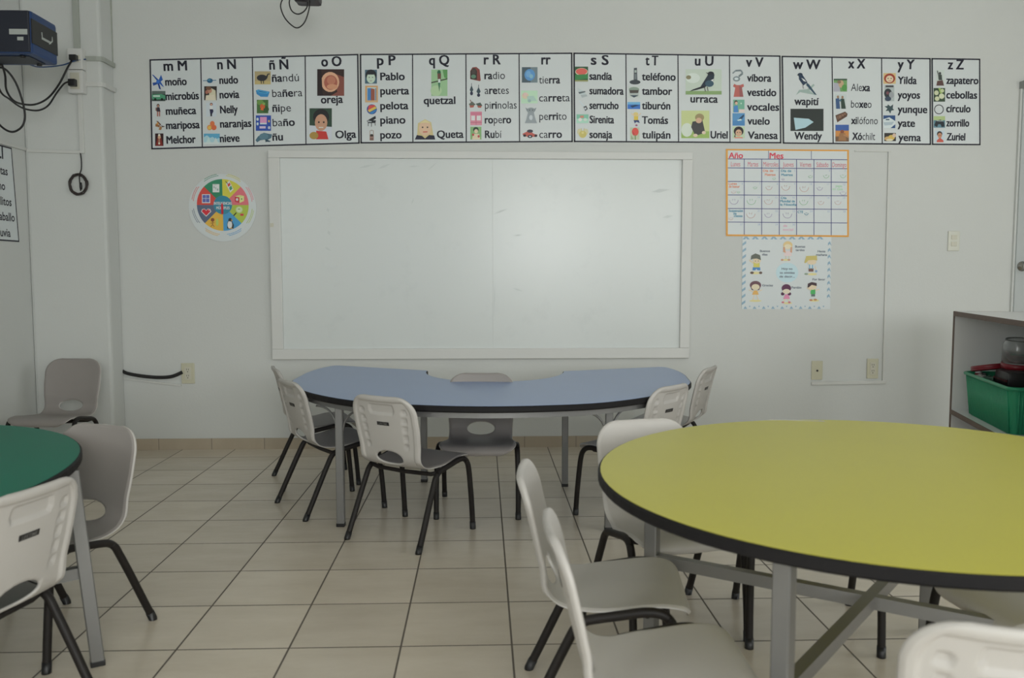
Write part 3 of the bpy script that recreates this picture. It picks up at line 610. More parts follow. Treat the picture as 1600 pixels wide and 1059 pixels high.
# ------------------------------------------------------------------ poster on the left wall, only its right end in view
t = thing('alphabet_poster', 'white poster with LI and word endings on the left wall by the corner', 'poster', (LX, 4.95, 1.56), group=None)
def LW(px, py): return at_x(px, py, LX + 0.004)
pr = [LW(18, 231), LW(30, 378)]
y_far0, y_far1 = pr[0].y, pr[1].y; zt, zb = pr[0].z, pr[1].z; ln = 0.62
sh = MB(); o = Vector((LX, 4.95, 1.56))
v = []
for xx in (0.004, 0.0012):
    for (yy, zz) in ((y_far0 - ln, zt), (y_far0, zt), (y_far1, zb), (y_far1 - ln, zb)): v.append((xx, yy - o.y, zz - o.z))
sh.add(v, [[3, 2, 1, 0], [4, 5, 6, 7], [0, 1, 5, 4], [1, 2, 6, 5], [2, 3, 7, 6], [3, 0, 4, 7]], M_PAPER); sh.build('sheet', t)
bd = MB()
cc = [Vector(p) for p in v[:4]]
mid = sum(cc, Vector()) / 4
for i in range(4):
    a, b = cc[i], cc[(i + 1) % 4]; d = (b - a).normalized(); nn = Vector((0, -d.z, d.y))
    if nn.dot(mid - a) < 0: nn = -nn
    vv = [a, b, b + nn * 0.008, a + nn * 0.008]
    ar = (vv[1] - vv[0]).cross(vv[2] - vv[0]).x
    bd.add([(0.0045, p.y, p.z) for p in vv], [[0, 1, 2, 3] if ar > 0 else [3, 2, 1, 0]], M_INK)
bd.build('border', t, label='thin black border')
for (w, px, base, xh, hd) in (('LI', 5, 248, 0.046, 1), ('tas', 12, 274, 0.030, 0), ('no', 8, 297, 0.030, 0), ('llitos', 18, 322, 0.030, 0), ('aballo', 23, 346, 0.030, 0), ('uvia', 16.5, 370, 0.030, 0)):
    gv, gf, gx0, gx1 = glyphs(w, 0.016); s = xh / xheight(); e = LW(px, base)
    m_ = MB()
    m_.add([(0.0046, e.y - (gx1 - x) * s - o.y, y * s + e.z - o.z) for x, y in gv], gf, M_INK)
    m_.build('letter_heading' if hd else 'printed_word', t)

# ================================================================== ROUND WHEEL POSTER
def wc(cx, cy, ox, oy, s):
    return lambda x, y: wall(ox + x / s, oy + y / s)
Q = wc(0, 0, 280, 250, 7.567)
c0 = Q(514, 566); cw = Q(518, 532)
px2m = (Q(1514, 566).x - c0.x) / 1000
O = Vector((c0.x, WY, c0.z))
t = thing('round_poster', 'round white poster with a wheel of eight coloured wedges, left of the whiteboard', 'poster', O)
m_ = MB(); n_ = 56; R = 398 * px2m
v = [(R * cos(2 * pi * i / n_), -0.004, R * sin(2 * pi * i / n_)) for i in range(n_)] + [(R * cos(2 * pi * i / n_), -0.001, R * sin(2 * pi * i / n_)) for i in range(n_)]
m_.add(v, [list(range(n_))] + [[(i + 1) % n_, i, n_ + i, n_ + (i + 1) % n_] for i in range(n_)], M_PAPER); m_.build('sheet', t)
wx, wz = cw.x - c0.x, cw.z - c0.z; r1 = 305 * px2m; r0 = 110 * px2m
WEDGE = [('a8a23c', 'yellow-green wedge'), ('b05c64', 'pink wedge'), ('8c9c3e', 'lime wedge'), ('3c7ca4', 'light blue wedge'), ('b8903a', 'ochre wedge'), ('4a5468', 'slate blue wedge'), ('a83c36', 'red wedge'), ('286c50', 'dark green wedge')]
ICON = [
 'p .1 .3 .45 .05 .9 .7 .55 .95 b4bcb8;p .25 .35 .5 .2 .6 .38 .35 .52 a84038;p .42 .58 .66 .42 .8 .65 .56 .8 3c7c5c;l .05 .1 .3 .3 .05 303430',
 'p .05 .3 .5 .4 .5 .95 .05 .8 a03038;p .5 .4 .95 .25 .95 .75 .5 .95 b0b478;p .05 .3 .5 .15 .95 .25 .5 .4 a8ac70;e .27 .6 .12 .14 b4bcb8;e .72 .55 .06 .08 4c6c50',
 'e .55 .35 .32 .32 9cac80;e .55 .35 .24 .24 a8b890;l .3 .65 .05 .95 .1 1c2420;r .65 .75 .95 .95 a83840;l .45 .3 .65 .3 .06 485c40',
 'p .1 1 .1 .5 .3 .15 .6 .2 .9 .7 .85 1 242c30;e .42 .65 .28 .36 b4bcbc;e .45 .2 .2 .16 242c30;p .55 .15 .8 .3 .6 .3 b08840;e .55 .98 .2 .05 b08840',
 'e .3 .25 .2 .2 704028;l .3 .45 .3 .75 .06 704028;l .3 .75 .1 1 .05 704028;l .3 .75 .5 1 .05 704028;l .1 .6 .5 .55 .05 704028;e .8 .5 .14 .4 94a458',
 'p .5 1 0 .4 .1 .1 .35 .05 .5 .25 .65 .05 .9 .1 1 .4 b4bcc0;p .5 .88 .08 .38 .15 .15 .35 .12 .5 .32 .65 .12 .85 .15 .92 .38 a82430;e .78 .25 .05 .05 b8c0c0',
 'r 0 0 1 1 b0b8bc;r .08 .08 .9 .9 4c5490;r .45 .08 .5 .9 a0a8b8;r .08 .45 .9 .5 a0a8b8;e .5 .28 .1 .1 6c74a8',
 'r 0 0 1 1 b0b8b4;r .15 .25 .3 .5 7c8c88;r .4 .35 .55 .65 8c9894;r .65 .55 .85 .8 7c8c88;r .1 .08 .6 .14 8c9894']
IBOX = [(545, 235, 655, 395), (655, 395, 775, 515), (640, 545, 770, 665), (560, 680, 660, 810), (365, 680, 475, 790), (262, 570, 382, 670), (272, 405, 370, 510), (398, 285, 478, 382)]
for i in range(8):
    m_ = MB(); c = ink(WEDGE[i][0]); k = 10; a0 = pi / 2 - i * pi / 4; vv = []
    for j in range(k + 1):
        a = a0 - j * pi / 4 / k; vv.append((wx + r1 * cos(a), -0.0045, wz + r1 * sin(a)))
    for j in range(k + 1):
        a = a0 - (k - j) * pi / 4 / k; vv.append((wx + r0 * cos(a), -0.0045, wz + r0 * sin(a)))
    m_.add(vv, [list(range(len(vv)))[::-1]], c); w_ = m_.build('wheel_wedge', t, label=WEDGE[i][1])
    m_ = MB(); b = IBOX[i]
    draw(m_, ICON[i], lambda u, v, h: (lambda P: (P.x - O.x, -h, P.z - O.z))(Q(b[0] + (b[2] - b[0]) * u, b[1] + (b[3] - b[1]) * v)), 0.0049, 0.0003)
    m_.build('printed_picture', w_)
    # small caption around the rim of each wedge: two short lines of print, too small to read
    m_ = MB(); am = a0 - pi / 8
    for rr, half in ((348, 0.27), (366, 0.22)):
        n = 16
        for j in range(n):
            a = am - half + 2 * half * j / n; a2 = a + 2 * half / n * 0.72; ra, rb = (rr - 4) * px2m, (rr + 4) * px2m
            m_.add([(wx + ra * cos(a), -0.0044, wz + ra * sin(a)), (wx + rb * cos(a), -0.0044, wz + rb * sin(a)), (wx + rb * cos(a2), -0.0044, wz + rb * sin(a2)), (wx + ra * cos(a2), -0.0044, wz + ra * sin(a2))], [[3, 2, 1, 0]], c)
    m_.build('rim_caption', t)
m_ = MB(); n_ = 36
m_.add([(wx + r0 * cos(2 * pi * i / n_), -0.0047, wz + r0 * sin(2 * pi * i / n_)) for i in range(n_)], [list(range(n_))], ink('2a6c80')); hub = m_.build('wheel_hub', t, label='teal round hub')
M_WINK = mat('white_ink', (0.72, 0.75, 0.75), 0.4)
for w, x0, x1, b in (('*INTELIGENCIAS', 415, 625, 528), ('*MÚLTIPLES', 443, 598, 582)):
    m_ = MB(); p = Q(x0, b) - O; write(m_, w, (p.x, -0.0051, p.z), Q(x1, b).x - Q(x0, b).x, 0.0118, M_WINK); m_.build('printed_word', hub)
m_ = MB(); p = lambda x, y: (Q(x, y) - O)
a, b = p(502, 640), p(523, 532)
m_.add([(a.x, -0.0075, a.z), (b.x, -0.0075, a.z), (b.x, -0.0075, b.z), ((a.x + b.x) / 2, -0.0075, b.z + 0.014), (a.x, -0.0075, b.z)] + [(a.x, -0.0055, a.z), (b.x, -0.0055, a.z), (b.x, -0.0055, b.z), ((a.x + b.x) / 2, -0.0055, b.z + 0.014), (a.x, -0.0055, b.z)],
       [[0, 1, 2, 3, 4]] + [[(i + 1) % 5, i, 5 + i, 5 + (i + 1) % 5] for i in range(5)], ink('a01c28')); m_.build('pointer', t, label='small red pointer')

# ================================================================== CALENDAR
Q = wc(0, 0, 1120, 220, 3.7833)
def CQ(x, y): return Q(x, y + (x - 60) * 0.0075)
c0 = CQ(416, 306); O = Vector((c0.x, WY, c0.z))
t = thing('wall_calendar', 'monthly wall calendar with orange border and blue grid above the manners poster', 'calendar', O)
def quad(mb, x0, y0, x1, y1, off, m, F=CQ, Oo=None):
    Oo = Oo or O
    P = [F(x0, y1) - Oo, F(x1, y1) - Oo, F(x1, y0) - Oo, F(x0, y0) - Oo]
    mb.add([(q.x, -off, q.z) for q in P], [[0, 1, 2, 3]], m)
def sheet(x0, y0, x1, y1, F, Oo, par_, za=0.001, zb=0.004):
    P = [F(x0, y1) - Oo, F(x1, y1) - Oo, F(x1, y0) - Oo, F(x0, y0) - Oo]
    b = MB(); b.add([(q.x, -zb, q.z) for q in P] + [(q.x, -za, q.z) for q in P], [[0, 1, 2, 3], [7, 6, 5, 4], [1, 0, 4, 5], [2, 1, 5, 6], [3, 2, 6, 7], [0, 3, 7, 4]], M_PAPER)
    return b.build('sheet', par_)
sheet(53, 48, 779, 563, CQ, O, t)
OR = ink('b07c30'); NB = ink('2a2c62'); RD = ink('a83848')
b = MB()
for r in ((53, 48, 779, 57), (53, 553, 779, 563), (53, 57, 64, 553), (769, 57, 779, 553)): quad(b, *r, 0.0044, OR)
b.build('border', t, label='orange border')
XS = [64, 161, 264, 368, 470, 573, 675, 769]; YS = [107, 160, 240, 320, 400, 480]
b = MB()
for y in YS: quad(b, 64, y - 2, 769, y + 2, 0.0044, NB)
for x in XS[1:-1]: quad(b, x - 2, 107, x + 2, 553, 0.0046, NB)
quad(b, 303, 57, 306, 107, 0.0046, NB); quad(b, 556, 57, 559, 107, 0.0046, NB)
b.build('grid_lines', t, label='dark blue grid lines')
def note(txt, x, y, x1, xh, m, name='printed_word', F=CQ, par_=None, Oo=None, off=0.0046):
    Oo = Oo or O
    b = MB(); p = F(x, y) - Oo
    write(b, txt, (p.x, -off, p.z), (F(x1, y).x - F(x, y).x) if x1 else None, xh, m, -0.004)
    return b.build(name, par_ or t)
u = (CQ(161, 100).x - CQ(61, 100).x) / 100
note('*Año', 70, 103, 152, 23 * u, RD); note('*Mes', 311, 103, 391, 23 * u, RD)
for w, a, c in (('Lunes', 82, 137), ('Martes', 182, 243), ('Miércoles', 273, 362), ('Jueves', 389, 452), ('Viernes', 489, 556), ('Sábado', 587, 658), ('Domingo', 681, 764)):
    note(w, a, 151, c, 19 * u, ink('a04c5c'), 'weekday_heading')
TL_ = ink('2c6c84'); RO = ink('b07058'); GR = ink('8aa890')
for w, x, y, x1, m in (('Día de', 272, 182, 332, RO), ('Muertos', 283, 205, 345, RO), ('Día de', 378, 182, 438, TL_), ('Muertos', 380, 205, 447, TL_),
                       ('Lunes', 70, 260, 117, RO), ('de honor', 70, 277, 134, RO), ('Día', 378, 342, 410, TL_), ('Mundial de', 374, 361, 460, TL_), ('la Filosofía', 374, 381, 468, TL_),
                       ('Suspensión', 70, 420, 153, TL_), ('de', 97, 436, 115, TL_), ('clases', 100, 450, 150, TL_), ('CTE', 476, 424, 508, TL_), ('día', 392, 506, 414, ink('b08c9c')), ('social', 390, 528, 450, ink('b08c9c')), ('juegos', 700, 269, 738, GR), ('en casa', 682, 287, 742, GR)):
    note('*' + w, x, y, x1, 9.5 * u, m, 'handwritten_note')
d = 0
for r in range(5):
    for c in range(7):
        if r == 0 and c < 2: continue
        d += 1
        if d > 30: continue
        w = str(d); xr = XS[c + 1] - 6 - 3 * (d > 9)
        note(w, xr - (9 if d < 10 else 15), YS[r + 1] - (0 if r < 0 else -0) + 18, None, 7.5 * u, ink('7c88a0'), 'date_number')
def smile(x, y, r, m, eyes=True):
    b = MB(); P = []
    for i in range(13):
        a = pi + pi * i / 12; q = CQ(x + r * cos(a), y - r * sin(a)) - O; P.append(Vector((q.x, -0.0048, q.z)))
    b.tube(P, 0.0016, m, n=4)
    if eyes:
        for dx in (-0.3, 0.2):
            q0 = CQ(x + dx * r, y - 0.25 * r) - O; q1 = CQ(x + dx * r, y + 0.1 * r) - O
            b.tube([(q0.x, -0.0048, q0.z), (q1.x, -0.0048, q1.z)], 0.0016, m, n=4)
    b.build('smiley_doodle', t)
PK = ink('b49c98'); PU = ink('948ca4')
for x, y, r, m in ((337, 218, 9, GR), (552, 203, 12, GR), (645, 200, 16, GR), (745, 198, 16, GR), (98, 298, 12, PK), (127, 300, 8, GR), (225, 272, 11, GR), (307, 270, 18, PK), (406, 266, 24, PK), (515, 272, 26, PK), (607, 272, 16, PU), (745, 298, 18, PU),
                   (100, 350, 25, PU), (203, 350, 26, GR), (304, 350, 24, PK), (512, 352, 24, GR), (614, 356, 17, PK), (714, 354, 18, PK), (200, 430, 25, PK), (303, 430, 21, PU), (416, 428, 26, PU), (528, 424, 11, TL_), (82, 455, 12, PK), (390, 222, 8, PU)):
    smile(x, y, r, m)

# ================================================================== MANNERS POSTER
Q = wc(0, 0, 1150, 365, 8.475)
def MQ(x, y): return Q(x, y)
c0 = MQ(670, 520); O2 = Vector((c0.x, WY, c0.z))
t2 = thing('manners_poster', 'small poster of six drawn children with a pale blue zigzag border under the calendar', 'poster', O2)
P4 = [(82, 38), (1262, 38), (1245, 1000), (75, 1000)]
q = [MQ(*p) - O2 for p in P4]
b = MB(); b.add([(p.x, -0.003, p.z) for p in q] + [(p.x, -0.0008, p.z) for p in q], [[3, 2, 1, 0], [4, 5, 6, 7], [0, 1, 5, 4], [1, 2, 6, 5], [2, 3, 7, 6], [3, 0, 4, 7]], M_PAPER); b.build('sheet', t2)
ZZ = ink('708898')
def poly(mb, pts, m, off=0.0034, F=MQ, Oo=None):
    Oo = Oo or O2
    ar = sum(pts[i][0] * pts[(i + 1) % len(pts)][1] - pts[(i + 1) % len(pts)][0] * pts[i][1] for i in range(len(pts)))
    if ar > 0: pts = pts[::-1]
    mb.add([(lambda P: (P.x, -off, P.z))(F(*p) - Oo) for p in pts], [list(range(len(pts)))], m)
zt_, zf_, zl_, zr_ = MB(), MB(), MB(), MB()
for i in range(10):
    x = 85 + i * 122
    if x + 95 < 1262: poly(zt_, [(x, 76), (x + 30, 40), (x + 62, 40), (x + 95, 76), (x + 60, 76), (x + 45, 55), (x + 33, 76)], ZZ)
    x = 75 + i * 122
    if x + 118 < 1245: poly(zf_, [(x + 20, 995), (x + 45, 958), (x + 72, 995)], ZZ); poly(zf_, [(x + 92, 955), (x + 118, 955), (x + 105, 975)], ZZ)
    y = 100 + i * 87; dx = -i * 1.2
    poly(zl_, [(85 + dx, y + 62), (85 + dx, y + 30), (132 + dx, y - 5), (132 + dx, y + 30)], ZZ)
    if i < 9:
        x = 1215 - i * 1.6; poly(zr_, [(x, y + 25), (x + 25, y), (x + 48, y + 60), (x + 22, y + 35), (x, y + 60)], ZZ)
for z_, w_ in ((zt_, 'top'), (zf_, 'bottom'), (zl_, 'left'), (zr_, 'right')): z_.build('zigzag_border', t2, label='pale blue zigzag along the %s edge' % w_)
b = MB(); poly(b, [(675 + 147 * cos(i * pi / 16), 515 + 131 * sin(i * pi / 16)) for i in range(32)], ink('98acc0')); disc = b.build('title_disc', t2, label='pale blue round title disc')
um = (MQ(1100, 100).x - MQ(100, 100).x) / 1000
GI = ink('4c5460')
for w, a, y, c, pr_ in (('*Hoy no', 603, 478, 745, disc), ('*te olvides', 577, 530, 773, disc), ('*de decir...', 573, 580, 775, disc), ('*Buenos', 315, 243, 447, t2), ('*días', 343, 289, 413, t2), ('*Buenas', 780, 184, 912, t2), ('*tardes', 787, 230, 903, t2),
                   ('*Hasta', 1078, 247, 1180, t2), ('*mañana', 1058, 293, 1203, t2), ('*Gracias', 347, 697, 485, t2), ('*Perdón', 733, 726, 863, t2), ('*Por favor', 1010, 618, 1178, t2)):
    note(w, a, y, c, 19 * um, GI, 'printed_word', MQ, pr_, O2, 0.0038)
KID = [
 ('boy in a yellow shirt', 165, 262, 342, 540, 'e .5 .93 .42 .06 b0a878;e .25 .92 .14 .06 4c3c34;e .9 .92 .12 .06 4c3c34;p .32 .65 .85 .65 .88 .8 .66 .8 .58 .72 .5 .8 .28 .8 3c6c9c;r .36 .4 .82 .66 a8a050;e .62 .32 .3 .16 b8a48c;p .15 .3 .2 .1 .5 0 .85 .08 .92 .32 .6 .24 .3 .26 4c5048;l .05 .32 .35 .45 .07 b8a48c;e .5 .36 .03 .02 383030;e .72 .36 .03 .02 383030'),
 ('fair girl in pink', 590, 100, 745, 360, 'e .45 .95 .35 .05 b0a878;e .12 .95 .12 .05 a07c64;e .7 .95 .12 .05 a07c64;p .35 .5 .85 .5 .95 .75 .25 .75 b8a4a4;e .6 .2 .4 .2 b09c70;e .6 .28 .3 .13 bcaa94;p .2 .3 .35 .3 .42 .6 .2 .55 a88068;p .82 .3 .98 .3 .95 .6 .8 .55 a88068;l .45 .75 .42 .93 .05 b8a48c;l .7 .75 .7 .93 .05 b8a48c'),
 ('blond boy with braces', 900, 290, 1080, 555, 'e .6 .93 .34 .06 b0a878;e .15 .92 .14 .05 6c7c6c;e .88 .78 .09 .06 6c84a0;r .32 .62 .68 .8 5c4038;r .34 .45 .66 .64 a8b0b4;r .36 .45 .44 .66 5c88a0;r .56 .45 .64 .66 5c88a0;e .55 .32 .34 .14 b8a48c;p .15 .02 .92 .0 .95 .25 .7 .22 .3 .24 .1 .38 0 .36 a09458;l .8 .55 .88 .72 .05 b8a48c'),
 ('girl in an orange dress', 165, 625, 345, 905, 'e .5 .94 .45 .05 b0a878;l .42 .65 .3 .9 .06 b8a48c;l .58 .65 .72 .9 .06 b8a48c;p .38 .45 .62 .45 .75 .65 .25 .65 b08a4c;e .5 .2 .42 .2 543840;p .08 .2 .25 .2 .35 .45 .22 .42 543840;p .92 .2 .75 .2 .65 .45 .78 .42 543840;e .5 .29 .3 .14 b8a890;p .18 .22 .5 .12 .85 .22 .7 .08 .3 .08 543840;l .02 .42 .35 .52 .04 b8a48c;l .98 .42 .65 .52 .04 b8a48c'),
 ('girl with plum hair in a pink dress', 592, 668, 740, 935, 'e .6 .94 .4 .05 b0a878;l .4 .72 .2 .9 .07 b8a48c;l .6 .72 .75 .9 .07 b8a48c;e .17 .9 .12 .05 a0606c;e .75 .9 .12 .05 a0606c;p .38 .5 .68 .5 .8 .73 .2 .73 b0708c;e .15 .48 .16 .08 402038;e .75 .48 .16 .08 402038;e .48 .2 .42 .2 48203c;e .48 .36 .34 .12 bcaa98;p .1 .25 .5 .2 .88 .25 .8 .08 .2 .08 48203c'),
 ('boy in a green shirt', 925, 640, 1110, 905, 'e .6 .92 .34 .06 b0a878;e .35 .9 .12 .05 946c4c;e .66 .88 .12 .05 946c4c;r .36 .6 .64 .72 4c5c58;r .32 .37 .66 .6 3c8c4c;e .45 .25 .3 .14 b8a48c;p .1 .28 .12 .08 .4 0 .75 .05 .76 .2 .4 .14 .2 .26 342428;l .05 .28 .35 .42 .05 b8a48c;l .65 .42 .95 .36 .05 b8a48c'),
]
for desc, x0, y0, x1, y1, code in KID:
    b = MB(); draw(b, code, lambda u, v, h: (lambda P: (P.x - O2.x, -h, P.z - O2.z))(MQ(x0 + (x1 - x0) * u, y0 + (y1 - y0) * v)), 0.0034, 0.0003)
    b.build('printed_child', t2, label='drawing of a ' + desc)

# ================================================================== SWITCH AND SOCKETS
def plate(px0, py0, px1, py1, name, label, cat, kind, y=WY, m=None):
    a = at_y(px0, py1, y); c = at_y(px1, py0, y); o = Vector(((a.x + c.x) / 2, y, (a.z + c.z) / 2)); hw = (c.x - a.x) / 2; hh = (c.z - a.z) / 2
    t = thing(name, label, cat, o)
    MB().box((-hw, -0.009, -hh), (hw, 0, hh), m or M_IVORY, bev=0.003).build('cover_plate', t)
    if kind == 'switch':
        for s in (0.38, -0.3):
            MB().box((-hw * .5, -0.013, hh * s - 0.014), (hw * .5, -0.008, hh * s + 0.014), M_IVORY2, bev=0.002).build('rocker', t)
    elif kind == 'duplex':
        f = MB().box((-hw * .5, -0.0115, -hh * .62), (hw * .5, -0.008, hh * .62), M_IVORY2, bev=0.002).build('socket_insert', t)
        for s in (0.3, -0.3):
            k = MB()
            for dx in (-0.006, 0.006): k.box((dx - 0.0012, -0.0125, hh * s + 0.001), (dx + 0.0012, -0.011, hh * s + 0.011), M_BLK)
            k.lathe([(0.003, 0), (0.003, 0.001)], m=M_BLK, n=10, M=Matrix.Translation((0, -0.0115, hh * s - 0.008)) @ Matrix.Rotation(pi / 2, 4, 'X'))
            k.build('socket_holes', f, label='black socket holes')
    elif kind == 'jack':
        k = MB(); k.lathe([(0.0065, 0), (0.0065, 0.004), (0.005, 0.005)], m=M_BLK, n=14, M=Matrix.Translation((0, -0.0085, -hh * .03)) @ Matrix.Rotation(pi / 2, 4, 'X'))
        k.build('jack_hole', t, label='black round jack hole')
    return t
M_SWP = mat('cream_switch_plastic', (0.66, 0.66, 0.58), 0.35)
plate(1480, 361, 1499, 392, 'light_switch', 'cream light switch plate with two rockers by the door', 'light switch', 'switch', m=M_SWP)
plate(1267, 563.5, 1285, 593, 'wall_jack', 'ivory wall plate with one black round hole under the manners poster', 'wall plate', 'jack')
plate(1353.5, 560, 1372, 591, 'wall_socket', 'ivory double socket at the foot of the thin right-hand duct', 'wall socket', 'duplex')
plate(284.5, 567, 304, 599, 'wall_socket', 'ivory double socket at the end of the thick black cable left of the blue table', 'wall socket', 'duplex')

# ================================================================== DUCTS AND CABLES ON THE WALLS
def duct(pts, w, d, label, m, name='cable_duct', plane='y', y=WY, cat='cable duct'):
    """a flat raceway along a straight run on the wall"""
    P = [at_y(px, py, y) for px, py in pts]
    a, c = P; t = thing(name, label, cat, a)
    D = (c - a); D.y = 0; ln = D.length; D.normalize(); N = Vector((-D.z, 0, D.x))
    M = Matrix.Translation((0, 0, 0)) @ Matrix(((D.x, 0, N.x, 0), (0, 1, 0, 0), (D.z, 0, N.z, 0), (0, 0, 0, 1)))
    b = MB(); b.box((0, -d, -w / 2), (ln, 0, w / 2), m, bev=0.0025, M=M)
    b.build('duct_cover', t); return t, M, ln
duct([(119, 0), (122, 78)], 0.034, 0.02, 'grey cable duct coming down the pillar to the socket boxes', M_DUCTG, y=PY)
duct([(125.5, 145), (130, 240)], 0.026, 0.014, 'white cable duct below the socket boxes on the pillar', M_DUCT, y=PY)
duct([(43, 235.5), (127, 238)], 0.018, 0.013, 'white horizontal cable duct under the socket boxes', M_DUCT, y=PY)
duct([(174.5, 100), (171.5, 0)], 0.024, 0.016, 'grey vertical cable duct beside the pillar near the ceiling', M_DUCTG)
duct([(175.5, 139), (190.5, 577)], 0.009, 0.012, 'thin grey duct running down the wall beside the pillar', mat('thin_duct_grey', (0.42, 0.43, 0.42), 0.5))
duct([(1388.5, 237), (1379, 596)], 0.010, 0.011, 'thin white duct running down the wall right of the calendar', M_DUCT)
duct([(1267, 598.5), (1383, 596.5)], 0.022, 0.014, 'white horizontal duct below the two right-hand wall plates', M_DUCT)
duct([(1335, 236), (1392, 236.5)], 0.008, 0.009, 'short thin white duct beside the top of the calendar', M_DUCT)
duct([(193, 591), (284, 602)], 0.012, 0.010, 'white duct strip beneath the thick black cable', M_DUCT)
# two ducts that wrap around the pillar edge
for (pa, pc, pe, label, m) in (((134, 92), 4, (175, 101), 'grey cable duct wrapping round the pillar edge at the upper socket box', M_DUCTG), ((134.5, 132), 3, (175, 139.5), 'white cable duct wrapping round the pillar edge at the lower socket box', M_DUCT)):
    A = at_y(pa[0], pa[1], PY); E_ = wall(*pe)
    z = A.z; pts = [Vector((A.x, PY - 0.007, z)), Vector((PX - 0.02, PY - 0.007, z)), Vector((PX + 0.001, PY - 0.003, z)), Vector((PX + 0.008, PY + 0.018, z)), Vector((PX + 0.008, WY - 0.012, z))]
    b = MB()
    for i in range(len(pts)):
        pass
    v = []
    for p, nrm in zip(pts, (Vector((0, -1, 0)), Vector((0, -1, 0)), Vector((.7, -.7, 0)), Vector((1, 0, 0)), Vector((1, 0, 0)))):
        o_, i_ = p + nrm * 0.008, p - nrm * 0.006
        v += [o_ + Vector((0, 0, 0.013)), o_ - Vector((0, 0, 0.013)), i_ - Vector((0, 0, 0.013)), i_ + Vector((0, 0, 0.013))]
    f = [[0, 1, 2, 3], [19, 18, 17, 16]]
    for i in range(4):
        for j in range(4): f.append([i * 4 + j, (i + 1) * 4 + j, (i + 1) * 4 + (j + 1) % 4, i * 4 + (j + 1) % 4])
    b.add(v, f, m); o = b.build('cable_duct', None, label, 'cable duct', origin=A)
# duct on the left wall
A, Bp = at_x(0, 228.5, LX), Vector((LX, PY, at_x(40, 234, LX).z))
b = MB().box((LX, 4.3, Bp.z - 0.008 ), (LX + 0.013, PY, Bp.z + 0.010), M_DUCT, bev=0.002)
b.build('cable_duct', None, 'white cable duct along the left wall above the LI poster', 'cable duct', origin=(LX, PY, Bp.z))

# socket boxes on the pillar
def boxpx(px0, py0, px1, py1, d, name, label, cat):
    a = at_y(px0, py1, PY - d); c = at_y(px1, py0, PY - d); o = Vector(((a.x + c.x) / 2, PY, (a.z + c.z) / 2)); hw = (c.x - a.x) / 2; hh = (c.z - a.z) / 2
    t = thing(name, label, cat, o); MB().box((-hw, -d, -hh), (hw, 0, hh), M_WPL, bev=0.006).build('box_body', t); return t, hw, hh
ub, hw, hh = boxpx(105, 75, 127.5, 108, 0.055, 'socket_box', 'upper white socket box on the pillar with a black plug', 'socket box')
MB().box((-hw * .45, -0.062, -0.02), (hw * .7, -0.054, 0.02), M_IVORY2, bev=0.002).build('socket_insert', ub)
lb, hw2, hh2 = boxpx(106, 109, 128.5, 145, 0.055, 'socket_box', 'lower white socket box on the pillar with a round black plug', 'socket box')
MB().box((-hw2 * .6, -0.060, -0.045), (hw2 * .6, -0.054, 0.05), M_IVORY2, bev=0.002).build('socket_insert', lb)

# ================================================================== LOUDSPEAKER IN THE UPPER LEFT CORNER
SD = 4.25
p = lambda x, y, d=SD: at_y(x, y, d)
fr_tr = p(47, 15); fr_br = p(47, 83)
back = SD * (753 - 47) / (753 - 87)
tr = at_y(87, 38, back); br_ = at_y(88, 96, back)
M_SPB = mat('dark_navy_plastic', (0.010, 0.013, 0.026), 0.45); M_SPU = mat('blue_plastic', (0.010, 0.045, 0.16), 0.4); M_STK = mat('sticker_paper', (0.42, 0.45, 0.43), 0.5)
x1 = fr_tr.x; zt = fr_tr.z; zb = fr_br.z; depth = back - SD; wdt = 0.32
O3 = Vector((x1 - wdt / 2, SD, (zt + zb) / 2))
sp = thing('loudspeaker', 'boxy black and blue loudspeaker mounted high in the left corner', 'loudspeaker', O3)
hz = (zt - zb) / 2; hx = wdt / 2
MB().box((-hx, 0, -hz), (hx, depth, hz), M_SPU, bev=0.016).build('cabinet', sp, label='blue cabinet')
MB().box((-hx + 0.006, -0.006, -hz + 0.006), (hx - 0.006, 0.02, hz - 0.004), M_SPB, bev=0.006).build('front_panel', sp, label='dark navy front panel')
MB().box((hx - 0.02, 0.006, -hz * 0.52), (hx + 0.003, depth - 0.004, hz * 0.62), M_BLK, bev=0.002).build('side_band', sp, label='black band across the blue side')
MB().box((-hx + 0.03, 0.05, -hz - 0.004), (hx - 0.04, depth - 0.05, -hz + 0.01), M_SPB).build('underside_panel', sp)
for dx in (-hx + 0.05, hx - 0.07):
    for dy in (0.05, depth - 0.05): MB().lathe([(0.012, -0.012), (0.014, 0)], (dx, dy, -hz), M_BLK, 12).build('foot', sp)
MB().box((hx - 0.10, -0.0072, -hz * 0.16), (hx - 0.014, -0.0058, hz * 0.09), M_STK).build('sticker', sp, label='pale oblong sticker')
MB().box((hx - 0.063, -0.0072, -hz * 0.43), (hx - 0.034, -0.0058, -hz * 0.27), M_STK).build('sticker', sp, label='small pale sticker')
lg = MB()
yy0, yy1 = depth * 0.36, depth * 0.72
lg.box((hx + 0.0028, yy0, -0.012), (hx + 0.0038, yy1, 0.0), M_STK)
lg.tube([(hx + 0.0034, yy1 - 0.02, -0.016), (hx + 0.0034, yy1 + 0.01, 0.004), (hx + 0.0034, yy1 + 0.012, 0.028)], [0.003, 0.004, 0.002], M_STK, n=6)
lg.tube([(hx + 0.0034, yy0 + 0.004, 0.0), (hx + 0.0034, yy0 + 0.002, 0.022)], 0.003, M_STK, n=6)
lg.build('logo', sp, label='pale swoosh logo')
# bracket to the left wall
MB().box((-(O3.x - LX), depth * .35, -0.03), (-hx + 0.01, depth * .65, 0.03), M_BLK, bev=0.004).build('wall_bracket', sp)

